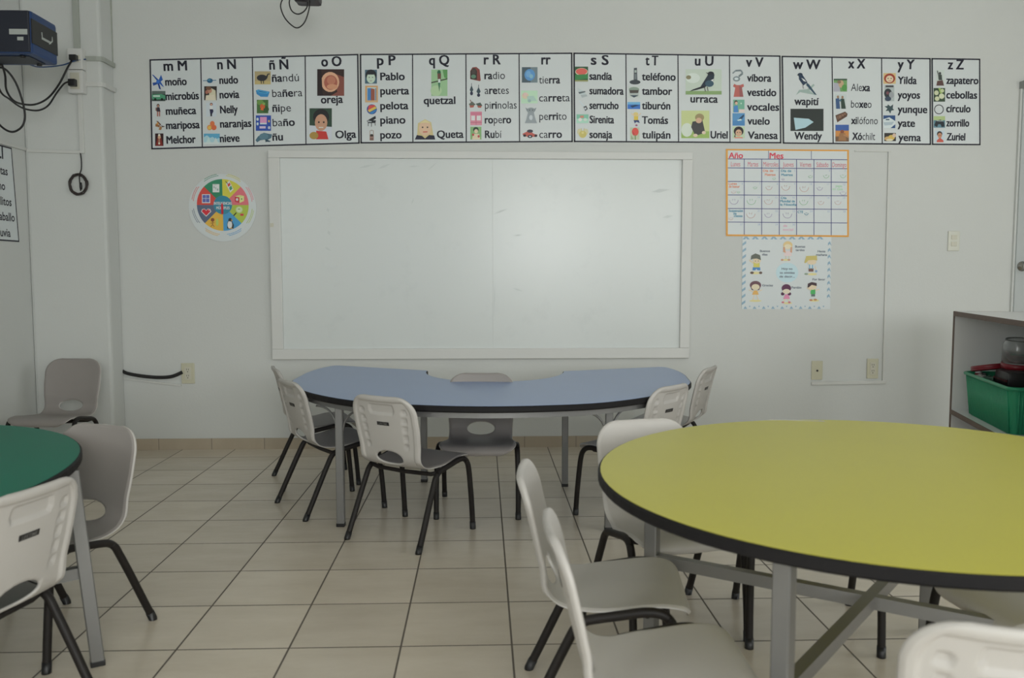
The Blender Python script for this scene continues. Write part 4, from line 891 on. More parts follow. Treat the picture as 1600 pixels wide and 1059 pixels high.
# cables between the loudspeaker and the socket boxes
def cable(pts, r, m, name, label, cat='cable', extra=None, n=8):
    S = spline(pts, 10); o = S[0].copy()
    t = thing(name, label, cat, o)
    MB().tube([q - o for q in S], r, m, n=n).build('cord', t)
    for nm, a, c, mm in (extra or []): MB().box(a - o, c - o, mm, bev=0.004).build(nm, t)
    return t
def cp(lst): return [at_y(x, y, d) for x, y, d in lst]
f0 = PY - 0.065
pl = at_y(117, 91, f0)
cable(cp([(2, 97, 4.45), (8, 118, 4.5), (10, 140, 4.6), (20, 156, 4.7), (35, 162.5, 4.8), (55, 163, 4.9), (75, 153, 5.0), (92, 132, 5.06), (105, 107, 5.08), (112, 95, f0 - 0.012)]), 0.0055, M_RUB, 'power_cable', 'black cable looping from the loudspeaker to the upper socket box', extra=[('plug', pl + Vector((-0.022, -0.03, -0.016)), pl + Vector((0.018, 0.004, 0.016)), M_BLK)])
pl2 = at_y(115, 130, f0)
cable(cp([(-6, 128, 4.5), (3, 146, 4.55), (15, 155, 4.65), (30, 166, 4.75), (45, 171.5, 4.82), (62, 172, 4.88), (76, 164, 4.95), (88, 146, 5.02), (100, 131, 5.07), (109, 127, f0 - 0.014)]), 0.005, M_RUB, 'power_cable', 'black cable drooping from the loudspeaker to the lower socket box', extra=[('plug', pl2 + Vector((-0.02, -0.03, -0.02)), pl2 + Vector((0.02, 0.004, 0.02)), M_BLK)])
cable(cp([(-30, 112, 4.5), (-8, 106, 4.5), (8, 108, 4.52), (24, 128, 4.55), (35, 158, 4.58), (39, 182, 4.6), (34, 198, 4.6), (20, 206, 4.6), (5, 200, 4.6), (-8, 184, 4.6), (-22, 150, 4.58), (-28, 125, 4.56)]), 0.0055, M_RUB, 'speaker_cable', 'black cable hanging in a wide loop under the loudspeaker')
cable(cp([(40, 96, 4.5), (47, 101, 4.6), (60, 104.5, 4.75), (80, 104, 4.95), (100, 101, f0 - 0.02), (117, 95, f0 - 0.01), (134, 92.5, PY - 0.02)]), 0.004, M_BLUEC, 'network_cable', 'blue cable running from the loudspeaker to the grey duct on the pillar')
# coil hanging on the pillar
ct = at_y(128, 240, PY - 0.012); cc_ = at_y(123, 288, PY - 0.014)
coil = thing('coiled_cable', 'dark coiled cable hanging from the duct end on the pillar', 'cable', ct)
MB().tube([q - ct for q in spline([at_y(125.5, 238, PY - 0.01), at_y(127, 250, PY - 0.012), at_y(127, 264, PY - 0.013), at_y(124, 276, PY - 0.016), at_y(126, 298, PY - 0.02)], 8)], 0.0035, M_RUB).build('cord', coil)
random.seed(3); P = []
for i in range(140):
    a = i * 2 * pi / 24 + 1.6; r = 0.052 + 0.006 * sin(i * 0.31) + 0.004 * random.random()
    P.append(cc_ - ct + Vector((r * cos(a) * 0.95, -0.004 * (i % 24) / 24 - 0.006 * i / 140, r * sin(a) * 1.08)))
M_RUBB = mat('brown_black_cable', (0.035, 0.026, 0.024), 0.5)
MB().tube(P, 0.0032, M_RUBB, n=6).build('coil', coil)
q0 = at_y(126, 285, PY - 0.03) - ct; q1 = at_y(126.5, 296, PY - 0.03) - ct
MB().tube([q0, q0.lerp(q1, .5), q1], [0.006, 0.008, 0.006], M_BLK).build('plug', coil)
# thick cable at skirting height
cable([wall(191, 578.5, 0.012), wall(202, 583, 0.016), wall(225, 587, 0.017), wall(250, 589, 0.017), wall(270, 587.5, 0.016), wall(286, 581, 0.014)], 0.011, M_RUB, 'cable', 'thick black cable sagging along the wall to the left-hand socket')

# device hanging from the ceiling at the top edge
DY = 4.6
a, c = at_y(459, 1, DY), at_y(498, 0, DY)
O4 = Vector(((a.x + c.x) / 2, DY, CZ))
dv = thing('ceiling_projector', 'small black projector hanging from the ceiling with two looping cables', 'projector', O4)
zb_ = a.z - CZ; hw = (c.x - a.x) / 2
M_PRJ = mat('black_purple_plastic', (0.020, 0.014, 0.022), 0.4)
b = MB().box((-hw - 0.0, -0.11, zb_), (hw, 0.11, zb_ + 0.075), M_PRJ, bev=0.02); b.build('housing', dv)
MB().lathe([(0.03, -0.012), (0.038, 0.0), (0.038, 0.03)], (-hw * .35, -0.02, zb_), M_PRJ, 20).build('lens', dv)
MB().lathe([(0.018, zb_ + 0.07), (0.018, -0.01), (0.055, -0.01), (0.055, 0)], (0, 0, 0), M_BLK, 16).build('mounting_pole', dv)
MB().tube([q - O4 for q in spline(cp([(447, -10, DY), (439, 5, DY), (440, 17, DY), (448, 32, DY), (463, 43.5, DY), (475, 36, DY), (482, 18, DY), (484, 2, DY), (482, -6, DY)]), 10)], 0.0034, M_RUB).build('cord', dv)
MB().tube([q - O4 for q in spline(cp([(454, -8, DY), (452, 5, DY), (456, 17, DY), (465, 22, DY), (474, 18.5, DY), (480, 10, DY), (481, -4, DY)]), 10)], 0.0034, M_RUB).build('cord', dv)

# ================================================================== CHAIRS
def sm(a, b, x):
    t = max(0.0, min(1.0, (x - a) / (b - a))); return t * t * (3 - 2 * t)
def chair_shell():
    """one moulded shell, local forward = +x; returns seat mesh and backrest mesh"""
    prof = spline([(.212, 0, .294), (.207, 0, .318), (.180, 0, .333), (.110, 0, .331), (.030, 0, .320), (-.050, 0, .315), (-.098, 0, .324), (-.128, 0, .352), (-.146, 0, .410), (-.163, 0, .480), (-.182, 0, .560), (-.199, 0, .622)], 24)
    # arc length resample
    S = [0.0]
    for a, b in zip(prof, prof[1:]): S.append(S[-1] + (b - a).length)
    Lg = S[-1]
    def at(s):
        s = max(0, min(Lg, s)); k = 0
        while k < len(S) - 2 and S[k + 1] < s: k += 1
        t = (s - S[k]) / max(1e-9, S[k + 1] - S[k]); return prof[k].lerp(prof[k + 1], t)
    NR, NC = 110, 66
    def hw(s):
        u = s / Lg
        # half width: seat front .168, seat mid .172, waist .150, back .160
        w = .170 + .004 * sin(pi * min(1, u / .45))
        w = w + (.152 - w) * sm(.34, .50, u); w = w + (.163 - w) * sm(.56, .80, u)
        r0, r1 = .075, .085
        if s < r0: w -= r0 - sqrt(max(0, r0 * r0 - (r0 - s) ** 2))
        if s > Lg - r1: w -= r1 - sqrt(max(0, r1 * r1 - (s - Lg + r1) ** 2))
        return w
    ss = []
    for i in range(NR + 1):
        u = i / NR; ss.append(Lg * (0.5 - 0.5 * cos(pi * u)) * 0.35 + Lg * u * 0.65)
    s_fold = min(range(len(S)), key=lambda k: abs(prof[k].x + .120) + abs(prof[k].z - .345)); s_fold = S[s_fold]
    P, Qo, UV = [], [], []
    for i, s in enumerate(ss):
        c = at(s); d = (at(s + .004) - at(s - .004)).normalized(); n = Vector((d.z, 0, -d.x))   # points away from the sitter
        n = Vector((d.z, 0, -d.x))
        if n.z > 0 and s < s_fold: n = -n
        if s >= s_fold and n.x > 0: n = -n
        w = hw(s); back = sm(s_fold, s_fold + .08, s); rp, rq, ru = [], [], []
        for j in range(NC + 1):
            v = -1 + 2 * j / NC; v = 0.55 * v + 0.45 * sin(v * pi / 2); t = v * w
            p = Vector((c.x, t, c.z))
            q = (abs(t) / .17)
            p -= n * (.020 * q ** 2.2 * back + .007 * q ** 3 * (1 - back) * sm(0.02, .1, s))
            edge = min(w - abs(t), Lg - s if s > Lg * .5 else 9, s if s < Lg * .3 else 9)
            p += n * .004 * (1 - sm(0, .010, edge))
            # thickness and relief on the outer side of the back
            T_ = .008
            if s > s_fold - .01:
                bz = sm(s_fold - .01, s_fold + .02, s)
                T_ += bz * (.002 + .007 * (1 - sm(.018, .026, edge)))
                h = (s - s_fold)
                if abs(t) < .060 and Lg - s < .075 and Lg - s > .038: T_ -= .0075
                xc = .092 + .02 * (h / .28)
                if .06 < h < .235:
                    if abs(abs(t) - xc) < .011:
                        T_ -= .0060
                        if abs(((h - .07) / .038) % 1 - .5) < .18: T_ += .006
            edge2 = sm(0, .008, edge); T2 = T_ * (.55 + .45 * edge2)
            rp.append(p); rq.append(p + n * T2); ru.append((s, t))
        P.append(rp); Qo.append(rq); UV.append(ru)
    # oval hole just above the fold
    hs, ha, hb = s_fold + .016, .070, .035
    inside = lambda s, t: ((s - hs) / hb) ** 2 + (t / ha) ** 2
    keep = {}
    for i in range(NR):
        for j in range(NC):
            s = (UV[i][j][0] + UV[i + 1][j + 1][0]) / 2; t = (UV[i][j][1] + UV[i + 1][j + 1][1]) / 2
            keep[i, j] = inside(s, t) > 1.0
    # snap verts next to the hole onto the oval
    for i in range(NR + 1):
        for j in range(NC + 1):
            cs = [keep.get((i - a, j - b)) for a in (0, 1) for b in (0, 1)]
            if True in cs and False in cs:
                s, t = UV[i][j]; k = sqrt(inside(s, t)); s2 = hs + (s - hs) / k; t2 = t / k
                ds, dt = s2 - s, t2 - t
                i2 = min(NR - 1, max(1, i)); j2 = min(NC - 1, max(1, j))
                dS = (P[i2 + 1][j] - P[i2 - 1][j]) / (UV[i2 + 1][j][0] - UV[i2 - 1][j][0])
                mv = dS * ds + Vector((0, dt, 0))
                P[i][j] = P[i][j] + mv; Qo[i][j] = Qo[i][j] + mv
    V = []; idp = {}; idq = {}
    for i in range(NR + 1):
        for j in range(NC + 1):
            idp[i, j] = len(V); V.append(P[i][j]); idq[i, j] = len(V); V.append(Qo[i][j])
    F, tagf, tone = [], [], []; edges = {}
    for (i, j), k in keep.items():
        if not k: continue
        a, b, c, d = (i, j), (i, j + 1), (i + 1, j + 1), (i + 1, j)
        part = 0 if ss[i] < s_fold - .030 else 1
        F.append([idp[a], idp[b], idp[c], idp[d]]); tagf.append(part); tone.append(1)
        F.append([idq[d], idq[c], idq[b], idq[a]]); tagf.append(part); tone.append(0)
        for e in ((a, b), (b, c), (c, d), (d, a)):
            key = tuple(sorted(e))
            if key in edges: edges[key] = None
            else: edges[key] = (e, (i, j), part)
    mid = {}
    def midv(g, cell):
        if g not in mid:
            mid[g] = len(V); m_ = (P[g[0]][g[1]] + Qo[g[0]][g[1]]) / 2
            V.append(m_)
        return mid[g]
    outs = {}
    for key, val in edges.items():
        if val is None: continue
        e, (i, j), part = val
        cc = (P[i][j] + P[i + 1][j + 1] + P[i + 1][j] + P[i][j + 1]) / 4
        mp_ = (P[e[0][0]][e[0][1]] + P[e[1][0]][e[1][1]]) / 2
        dv = (mp_ - cc).normalized()
        for g in e: outs.setdefault(g, Vector()); outs[g] += dv
        m0, m1 = midv(e[0], None), midv(e[1], None)
        F.append([idp[e[1]], idp[e[0]], m0, m1]); tagf.append(part); tone.append(0)
        F.append([m1, m0, idq[e[0]], idq[e[1]]]); tagf.append(part); tone.append(0)
    for g, dv in outs.items(): V[mid[g]] = V[mid[g]] + dv.normalized() * .0032
    full = bpy.data.meshes.new('shell'); full.from_pydata([tuple(v) for v in V], [], F); full.validate(); full.update()
    bm = bmesh.new(); bm.from_mesh(full); bmesh.ops.recalc_face_normals(bm, faces=list(bm.faces)); bm.normal_update()
    bm.verts.ensure_lookup_table(); bm.faces.ensure_lookup_table()
    NRM = [v.normal.copy() for v in bm.verts]; FF = [[v.index for v in f.verts] for f in bm.faces]
    bm.free(); bpy.data.meshes.remove(full)
    res = []
    for part, nm in ((0, 'seat'), (1, 'backrest')):
        used = {}; fs = []; tn = []
        for f, tg, to in zip(FF, tagf, tone):
            if tg != part: continue
            tn.append(to)
            fs.append([used.setdefault(q, len(used)) for q in f])
        order = sorted(used, key=lambda q: used[q])
        me = bpy.data.meshes.new(nm); me.from_pydata([tuple(V[q]) for q in order], [], fs)
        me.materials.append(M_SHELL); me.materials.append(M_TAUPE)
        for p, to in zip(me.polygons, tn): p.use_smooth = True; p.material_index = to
        me.update(); me.normals_split_custom_set_from_vertices([tuple(NRM[q]) for q in order])
        res.append(me)
    return res

SEAT_ME, BACK_ME = chair_shell()
def mk_obj(name, me, parent, **k):
    o = bpy.data.objects.new(name, me); COL.objects.link(o); par(o, parent); return tag(o, **k)
def make_chair(label):
    t = thing('classroom_chair', label, 'chair', group=None)
    mk_obj('seat', SEAT_ME, t); bk = mk_obj('backrest', BACK_ME, t)
    for s in (1, -1):
        pth = spline([(.1975, s * .186, .004), (.190, s * .186, .10), (.181, s * .185, .19), (.172, s * .183, .266), (.160, s * .182, .302), (.136, s * .180, .321), (.098, s * .179, .323), (.045, s * .178, .314), (-.010, s * .177, .304), (-.040, s * .176, .296), (-.062, s * .177, .279), (-.080, s * .178, .246), (-.118, s * .181, .168), (-.160, s * .184, .078), (-.1955, s * .186, .004)], 5)
        k1 = next(i for i, p in enumerate(pth) if p.z > .308); k2 = max(i for i, p in enumerate(pth) if p.z > .289)
        for nm, seg in (('leg', pth[:k1 + 1]), ('side_rail', pth[k1:k2 + 1]), ('leg', pth[k2:])):
            b = MB(); b.tube(seg, .0118, M_DARKM, 12, cap=(nm == 'leg')); o = b.build(nm, t, label='dark metal leg' if nm == 'leg' else 'dark metal rail under the seat edge')
            if nm == 'leg':
                e = seg[0] if seg[0].z < .1 else seg[-1]; e2 = seg[2] if seg[0].z < .1 else seg[-3]; dr_ = (e2 - e).normalized()
                c = MB(); c.tube([Vector((e.x, e.y, 0.0)), e, e + dr_ * .028], .0132, M_BLK, 12); c.build('foot_cap', o, label='black rubber foot cap')
    for x, z in ((.105, .312), (-.045, .292)):
        b = MB(); b.tube([(x, -.174, z + .004), (x, -.14, z - .006), (x, 0, z - .010), (x, .14, z - .006), (x, .174, z + .004)], .009, M_DARKM, 10); b.build('crossbar', t, label='dark metal crossbar under the seat')
    # maker's badge on the outer side of the back
    zc = .505; nx, nz = -.968, -.25
    cx_ = -.1695 - .0088
    U = Vector((-.25, 0, .968)); Nn = Vector((-.968, 0, -.25)); c = Vector((cx_, 0, zc))
    b = MB()
    vv = []
    for (a, h) in ((-.030, -.0075), (.030, -.0075), (.030, .0075), (-.030, .0075)):
        for off in (.0018, -.006): vv.append(c + Vector((0, -a, 0)) + U * h + Nn * off)
    b.add(vv, [[0, 2, 4, 6], [7, 5, 3, 1], [0, 1, 3, 2], [2, 3, 5, 4], [4, 5, 7, 6], [6, 7, 1, 0]], M_BLK); bd = b.build('badge', bk, label='small black badge')
    gv, gf, g0, g1 = glyphs('LIFETIME', .01); s = .046 / (g1 - g0); b = MB()
    b.add([c + Vector((0, -(x - (g0 + g1) / 2) * s, 0)) + U * ((y - .36) * s * 1.15) + Nn * .0024 for x, y in gv], gf, M_STEEL); 
    b.build('badge_lettering', t, label='grey lettering on the badge')
    return t
def kids(o): return [c for c in bpy.data.objects if c.parent == o]
def dup(root, label):
    def cpy(o, parent):
        c = o.copy(); COL.objects.link(c); c.parent = parent
        for ch in kids_of[o.name]: cpy(ch, c)
        return c
    r = cpy(root, None); r['label'] = label; return r
CHAIRS = [
 (-0.905, 4.522, 20, 'almond classroom chair nearest the wall at the left end of the blue table'),
 (-0.735, 4.018, 32.7, 'chair at the left of the blue table, back to the camera, overlapping another chair'),
 (-0.307, 3.550, 57.3, 'chair at the front of the blue table, back to the camera, four legs in view'),
 (-0.015, 3.955, -93, 'taupe classroom chair facing the camera in the cutout of the blue table'),
 (0.70, 3.81, 136, 'chair at the right of the blue table with its black badge in view'),
 (1.035, 4.50, 150, 'almond classroom chair seen edge on past the right end of the blue table'),
 (-2.375, 4.76, -94, 'taupe classroom chair standing alone in the corner by the pillar'),
 (-1.31, 2.57, -113, 'taupe classroom chair facing the right end of the green table, oval hole in view'),
 (-1.225, 2.00, 165, 'almond classroom chair at the near edge of the green table, back to the camera'),
 (-1.79, 2.66, -92, 'almond classroom chair behind the green table, only its rim showing'),
 (0.575, 2.60, -77, 'almond classroom chair behind the left edge of the yellow table, facing the camera'),
 (0.300, 2.085, -7, 'farther of the two chairs side by side left of the yellow table'),
 (0.333, 1.630, -1, 'nearer of the two chairs side by side left of the yellow table'),
 (1.010, 2.560, -101, 'chair behind the far edge of the yellow table, only its dark legs showing'),
 (1.375, 1.950, 184, 'almond classroom chair under the right side of the yellow table, seat turned to the left'),
 (0.82, 1.29, 72, 'chair in the bottom right corner, back to the camera before the yellow table'),
]
LIGHT_CHAIRS = (4, 5, 10, 11, 12, 13, 14, 15)
first = make_chair(CHAIRS[0][3]); first['group'] = 'classroom chairs around the three tables'
kids_of = {}
for o in list(bpy.data.objects): kids_of.setdefault(o.name, [])
for o in list(bpy.data.objects):
    if o.parent is not None: kids_of[o.parent.name].append(o)
for i, (x, y, a, lb_) in enumerate(CHAIRS):
    c = first if i == 0 else dup(first, lb_)
    c.location = (x, y, 0); c.rotation_euler = (0, 0, radians(a))
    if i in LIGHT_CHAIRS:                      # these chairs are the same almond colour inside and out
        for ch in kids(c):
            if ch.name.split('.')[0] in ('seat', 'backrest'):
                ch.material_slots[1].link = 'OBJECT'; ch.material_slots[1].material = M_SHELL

# ================================================================== TABLES
M_BLUE = mat('blue_laminate', (0.25, 0.345, 0.575), 0.33, vary=0.03, vscale=5)
M_YEL = mat('yellow_laminate', (0.52, 0.485, 0.040), 0.34, vary=0.03, vscale=5)
M_GRN = mat('green_laminate', (0.003, 0.165, 0.105), 0.40, spec=0.12, vary=0.03, vscale=5)
def offset_in(pts, d):
    n = len(pts); out = []
    for i in range(n):
        a, b, c = Vector(pts[i - 1]), Vector(pts[i]), Vector(pts[(i + 1) % n])
        e1 = (b - a).normalized(); e2 = (c - b).normalized()
        n1 = Vector((-e1.y, e1.x)); n2 = Vector((-e2.y, e2.x)); m_ = (n1 + n2)
        m_ = m_ / max(.35, m_.length_squared / 2) if m_.length > 1e-6 else n1
        q = b + m_ * d; out.append((q.x, q.y))
    return out
def table(label, ctr, zt, outline, m, apron=True):
    """outline: counter-clockwise points around ctr"""
    t = thing('table', label, 'table', (ctr[0], ctr[1], 0))
    inn = offset_in(outline, .004); th = .028
    b = MB(); n = len(outline)
    b.prism(offset_in(outline, .006), zt - th + .003, zt, m); tp = b.build('tabletop', t)
    out = outline; b = MB(); v = []; f = []
    for k, (pts, z) in enumerate(((inn, zt - .0008), (out, zt - .005), (out, zt - th + .005), (inn, zt - th), (offset_in(outline, .02), zt - th), (offset_in(outline, .008), zt - .0008))):
        v += [(p[0], p[1], z) for p in pts]
    for k in range(4):
        for i in range(n): f.append([k * n + i, (k + 1) * n + i, (k + 1) * n + (i + 1) % n, k * n + (i + 1) % n])
    for i in range(n): f.append([i, (i + 1) % n, 5 * n + (i + 1) % n, 5 * n + i])
    b.add(v, f, M_EDGE); o = b.build('edge_band', t, label='black rubber edge band')
    if apron:
        a0 = offset_in(outline, .030); a1 = offset_in(outline, .050); z0, z1 = zt - th - .026, zt - th
        b = MB(); v = [(p[0], p[1], z0) for p in a0] + [(p[0], p[1], z1) for p in a0] + [(p[0], p[1], z1) for p in a1] + [(p[0], p[1], z0) for p in a1]; f = []
        for k in range(4):
            for i in range(n): f.append([k * n + i, k * n + (i + 1) % n, ((k + 1) % 4) * n + (i + 1) % n, ((k + 1) % 4) * n + i])
        b.add(v, f, M_STEEL); b.build('apron', t, label='grey metal apron')
    return t
def sqleg(t, ctr, top, foot, z1, h=.018, ang=0.0, plate_=None):
    R_ = Matrix.Rotation(ang, 4, 'Z'); b = MB(); bev = .003
    v = []
    for (px, py, z) in ((foot[0] - ctr[0], foot[1] - ctr[1], 0.012), (top[0] - ctr[0], top[1] - ctr[1], z1)):
        for (a, c) in ((-h + bev, -h), (h - bev, -h), (h, -h + bev), (h, h - bev), (h - bev, h), (-h + bev, h), (-h, h - bev), (-h, -h + bev)):
            q = R_ @ Vector((a, c, 0)); v.append((px + q.x, py + q.y, z))
    b.add(v, [[i, (i + 1) % 8, 8 + (i + 1) % 8, 8 + i] for i in range(8)] + [[7, 6, 5, 4, 3, 2, 1, 0], list(range(8, 16))], M_STEEL)
    o = b.build('leg', t, label='square grey metal leg')
    c = MB(); fx, fy = foot[0] - ctr[0], foot[1] - ctr[1]
    c.box((-h - .001, -h - .001, 0), (h + .001, h + .001, .016), M_BLK, bev=.002, M=Matrix.Translation((fx, fy, 0)) @ R_); c.build('foot_cap', o, label='black foot cap')
    if plate_:
        c = MB(); tx, ty = top[0] - ctr[0], top[1] - ctr[1]
        c.box((-.06, -.06, z1 - .004), (.06, .06, z1), M_STEEL, M=Matrix.Translation((tx, ty, 0)) @ R_); c.build('mounting_plate', o)
    return o

# --- blue horseshoe table
BZ = .580
bo = Vector((0.025, 4.0)); brot = -0.075
def bl(u, v): 
    return (u * cos(brot) - v * sin(brot), u * sin(brot) + v * cos(brot))
front = [(-1.005, .30), (-.985, .12), (-.90, -.10), (-.75, -.32), (-.52, -.52), (-.27, -.61), (0, -.645), (.27, -.61), (.52, -.52), (.75, -.32), (.90, -.10), (.985, .12), (1.005, .30)]
half = spline([(p[0], p[1], 0) for p in front], 5)
right = spline([(1.005, .30, 0), (1.015, .50, 0), (1.00, .70, 0), (.965, .835, 0)], 5)[1:]
corner_r = [(.965, .835, 0), (.95, .85, 0), (.93, .853, 0)]
notch = [Vector((.37 * cos(a), .60 - .46 * sin(a), 0)) for a in [pi * i / 28 for i in range(29)]]
outl = [(p.x, p.y) for p in half] + [(p.x, p.y) for p in right] + [(.95, .85), (.92, .85)] + [(.66, .735), (.40, .625), (.378, .618)] + [(p.x, p.y) for p in notch] + [(-.378, .618), (-.40, .625), (-.66, .735), (-.92, .85), (-.95, .85)] + [(-p.x, p.y) for p in right[::-1]]
outb = [bl(*p) for p in outl]
tb = table('blue horseshoe table with a cutout facing the whiteboard and a black edge', bo, BZ, outb, M_BLUE)
bz1 = BZ - .030
for (fx, fy) in ((-.626, 3.675), (-.313, 4.47), (.431, 4.345), (.545, 3.575)):
    lg_ = sqleg(tb, bo, (fx, fy), (fx, fy), bz1, .0165, brot)
    if fy < 4:
        for s in (1, -1):      # curved flat braces from the leg up to the apron
            dxy = Vector((cos(brot), sin(brot), 0)) * s
            if fx < 0: dxy = (Vector((-.70, .55, 0)) if s < 0 else Vector((.86, -.40, 0))).normalized()
            else: dxy = (Vector((-.92, -.28, 0)) if s < 0 else Vector((.72, .58, 0))).normalized()
            c0_ = Vector((fx - bo.x, fy - bo.y, 0)); P = []
            for i in range(9):
                a = i / 8 * pi / 2; P.append(c0_ + dxy * (.018 + .10 * (1 - cos(a))) + Vector((0, 0, bz1 - .125 + .097 * sin(a))))
            P.append(P[-1] + dxy * .03)
            b = MB(); b.tube(P, .005, M_STEEL, 8); b.build('brace', tb, label='thin curved metal brace')
# grey seam strip at the right end of the top
p0, p1 = bl(.93, .845), bl(.955, .40)

# --- yellow round table
YZ = .62; yo = (1.010, 2.038)
def ell(a, b, th, n=96):
    return [(a * cos(x) * cos(th) - b * sin(x) * sin(th), a * cos(x) * sin(th) + b * sin(x) * cos(th)) for x in [2 * pi * i / n for i in range(n)]]
ty = table('large round yellow table with a thick black edge at the right', yo, YZ, ell(.763, .705, .922), M_YEL, apron=False)
legs = [(.482, 2.335), (.575, 1.55), (1.365, 2.48), (1.46, 1.66)]
for i, q in enumerate(legs):
    sqleg(ty, yo, q, q, YZ - .03, .018, atan2(q[1] - 2.0, q[0] - .98), True)
def bar(t, ctr, p, q, z, w=.014, h=.016):
    a = Vector((p[0] - ctr[0], p[1] - ctr[1], z)); c = Vector((q[0] - ctr[0], q[1] - ctr[1], z)); d = (c - a).normalized(); n = Vector((-d.y, d.x, 0)) * w
    b = MB(); v = []
    for e in (a, c):
        for (k, zz) in ((-1, -h), (1, -h), (1, h), (-1, h)): v.append(e + n * k + Vector((0, 0, zz)))
    b.add(v, [[0, 1, 5, 4], [1, 2, 6, 5], [2, 3, 7, 6], [3, 0, 4, 7], [3, 2, 1, 0], [4, 5, 6, 7]], M_STEEL)
    return b.build('stretcher', t, label='grey metal stretcher bar')
bar(ty, yo, legs[0], legs[3], .30); bar(ty, yo, legs[1], legs[2], .301)

# --- green round table
GZ = .60; go = (-1.80, 2.05)
tg = table('green rounded table with a black edge at the left side of the picture', go, GZ, ell(.725, .86, 0), M_GRN, apron=False)
gl = [((-1.135, 2.335), (-1.098, 2.365)), ((-2.3, 2.55), (-2.32, 2.57)), ((-2.3, 1.5), (-2.32, 1.48)), ((-1.22, 1.52), (-1.19, 1.50))]
for tp_, ft in gl: sqleg(tg, go, tp_, ft, GZ - .03, .018, .5, False)
bar(tg, go, (-1.13, 2.35), (-2.31, 1.49), .275); bar(tg, go, (-2.31, 2.56), (-1.205, 1.51), .276)

# ================================================================== SHELF UNIT ON THE RIGHT
sa = at_y(1490, 486, 4.5); ST = sa.z
sd = Vector((-.258, -1.0, 0)).normalized(); sn_ = Vector((-sd.y, sd.x, 0))     # along the front towards the camera; sn_ into the unit
if sn_.x < 0: sn_ = -sn_
S0 = Vector((sa.x, 4.5, 0))
su = thing('shelf_unit', 'low white open shelf unit with dark brown edging on the right', 'shelf', S0)
MS = Matrix(((sd.x, sn_.x, 0, 0), (sd.y, sn_.y, 0, 0), (0, 0, 1, 0), (0, 0, 0, 1)))
SL, SDp, tk = 1.25, .42, .024
zm = .372
def pan(nm, a, b_): MB().box(a, b_, M_LAM, M=MS).build(nm, su)
pan('top_panel', (0, .002, ST - tk), (SL, SDp, ST))
pan('side_panel', (0, .002, .03), (tk, SDp, ST - tk)); pan('side_panel', (SL - tk, .002, .03), (SL, SDp, ST - tk))
pan('shelf', (tk, .004, zm - tk), (SL - tk, SDp, zm)); pan('bottom_panel', (tk, .002, .03), (SL - tk, SDp, .03 + tk)); pan('back_panel', (tk, SDp - .008, .05), (SL - tk, SDp, ST - tk))
def strip(a, b_): MB().box(a, b_, M_BROWN, M=MS).build('edge_strip', su, label='dark brown edge strip')
strip((-.001, -.001, ST - tk - .001), (SL, .002, ST + .0005)); strip((-.001, -.001, .03), (tk, .002, ST - tk - .001)); strip((SL - tk, -.001, .03), (SL, .002, ST - tk - .001)); strip((tk, -.001, zm - tk), (SL - tk, .004, zm + .0005)); strip((tk, -.001, .029), (SL - tk, .002, .03 + tk))
strip((-.002, .002, ST - tk), (0, SDp, ST + .0005))
for (u, w) in ((.04, .05), (SL - .04, .05), (.04, SDp - .05), (SL - .04, SDp - .05)):
    b = MB(); b.lathe([(.02, 0), (.022, .03)], tuple(MS @ Vector((u, w, 0))), M_BLK, 12); b.build('foot', su)

def shelfpt(u, w, z): return S0 + MS @ Vector((u, w, 0)) + Vector((0, 0, z))
# green basket
M_BSK = mat('green_plastic', (0.022, 0.30, 0.150), 0.38)
u0, u1, w0, w1 = .115, .80, .030, .335; bh = .215
bp = shelfpt((u0 + u1) / 2, (w0 + w1) / 2, zm + .001)
bk_ = thing('basket', 'green ribbed plastic basket on the middle shelf of the shelf unit', 'basket', bp)
def rr(hx, hy, r, n=5):
    P = []
    for (cx, cy, a0) in ((hx - r, hy - r, 0), (-hx + r, hy - r, pi / 2), (-hx + r, -hy + r, pi), (hx - r, -hy + r, 3 * pi / 2)):
        for i in range(n + 1): a = a0 + i * pi / 2 / n; P.append((cx + r * cos(a), cy + r * sin(a)))
    return P
HX, HY = (u1 - u0) / 2, (w1 - w0) / 2
def ringpts(k, z, dd=0.0): return [MS @ Vector((x, y, z)) for x, y in rr(HX * k + dd, HY * k + dd, .035)]
b = MB(); rings = [ringpts(.86, 0), ringpts(.98, bh), ringpts(.98, bh, -.004), ringpts(.86, .004, -.004)]
v = [p for r in rings for p in r]; n = len(rings[0]); f = []
for k in range(3):
    for i in range(n): f.append([k * n + i, k * n + (i + 1) % n, (k + 1) * n + (i + 1) % n, (k + 1) * n + i])
f.append(list(range(n))[::-1]); f.append([3 * n + i for i in range(n)])
b.add(v, f, M_BSK); b.build('basket_body', bk_)
b = MB(); b.tube([p for p in ringpts(1.0, bh)], .009, M_BSK, 8, closed=True); b.build('rim', bk_)
b = MB()
for (ax, cnt) in ((0, 36), (1, 15)):
    for i in range(cnt):
        q = -1 + 2 * (i + .5) / cnt
        for s in (1, -1):
            lo = (q * (HX - .05), s * HY * .86) if ax == 0 else (s * HX * .86, q * (HY - .05)); hi = (q * (HX - .035), s * HY * .98) if ax == 0 else (s * HX * .98, q * (HY - .035))
            b.tube([MS @ Vector((lo[0], lo[1], .004)), MS @ Vector((hi[0], hi[1], bh - .004))], .0045, M_BSK, 6)
b.build('ribs', bk_)
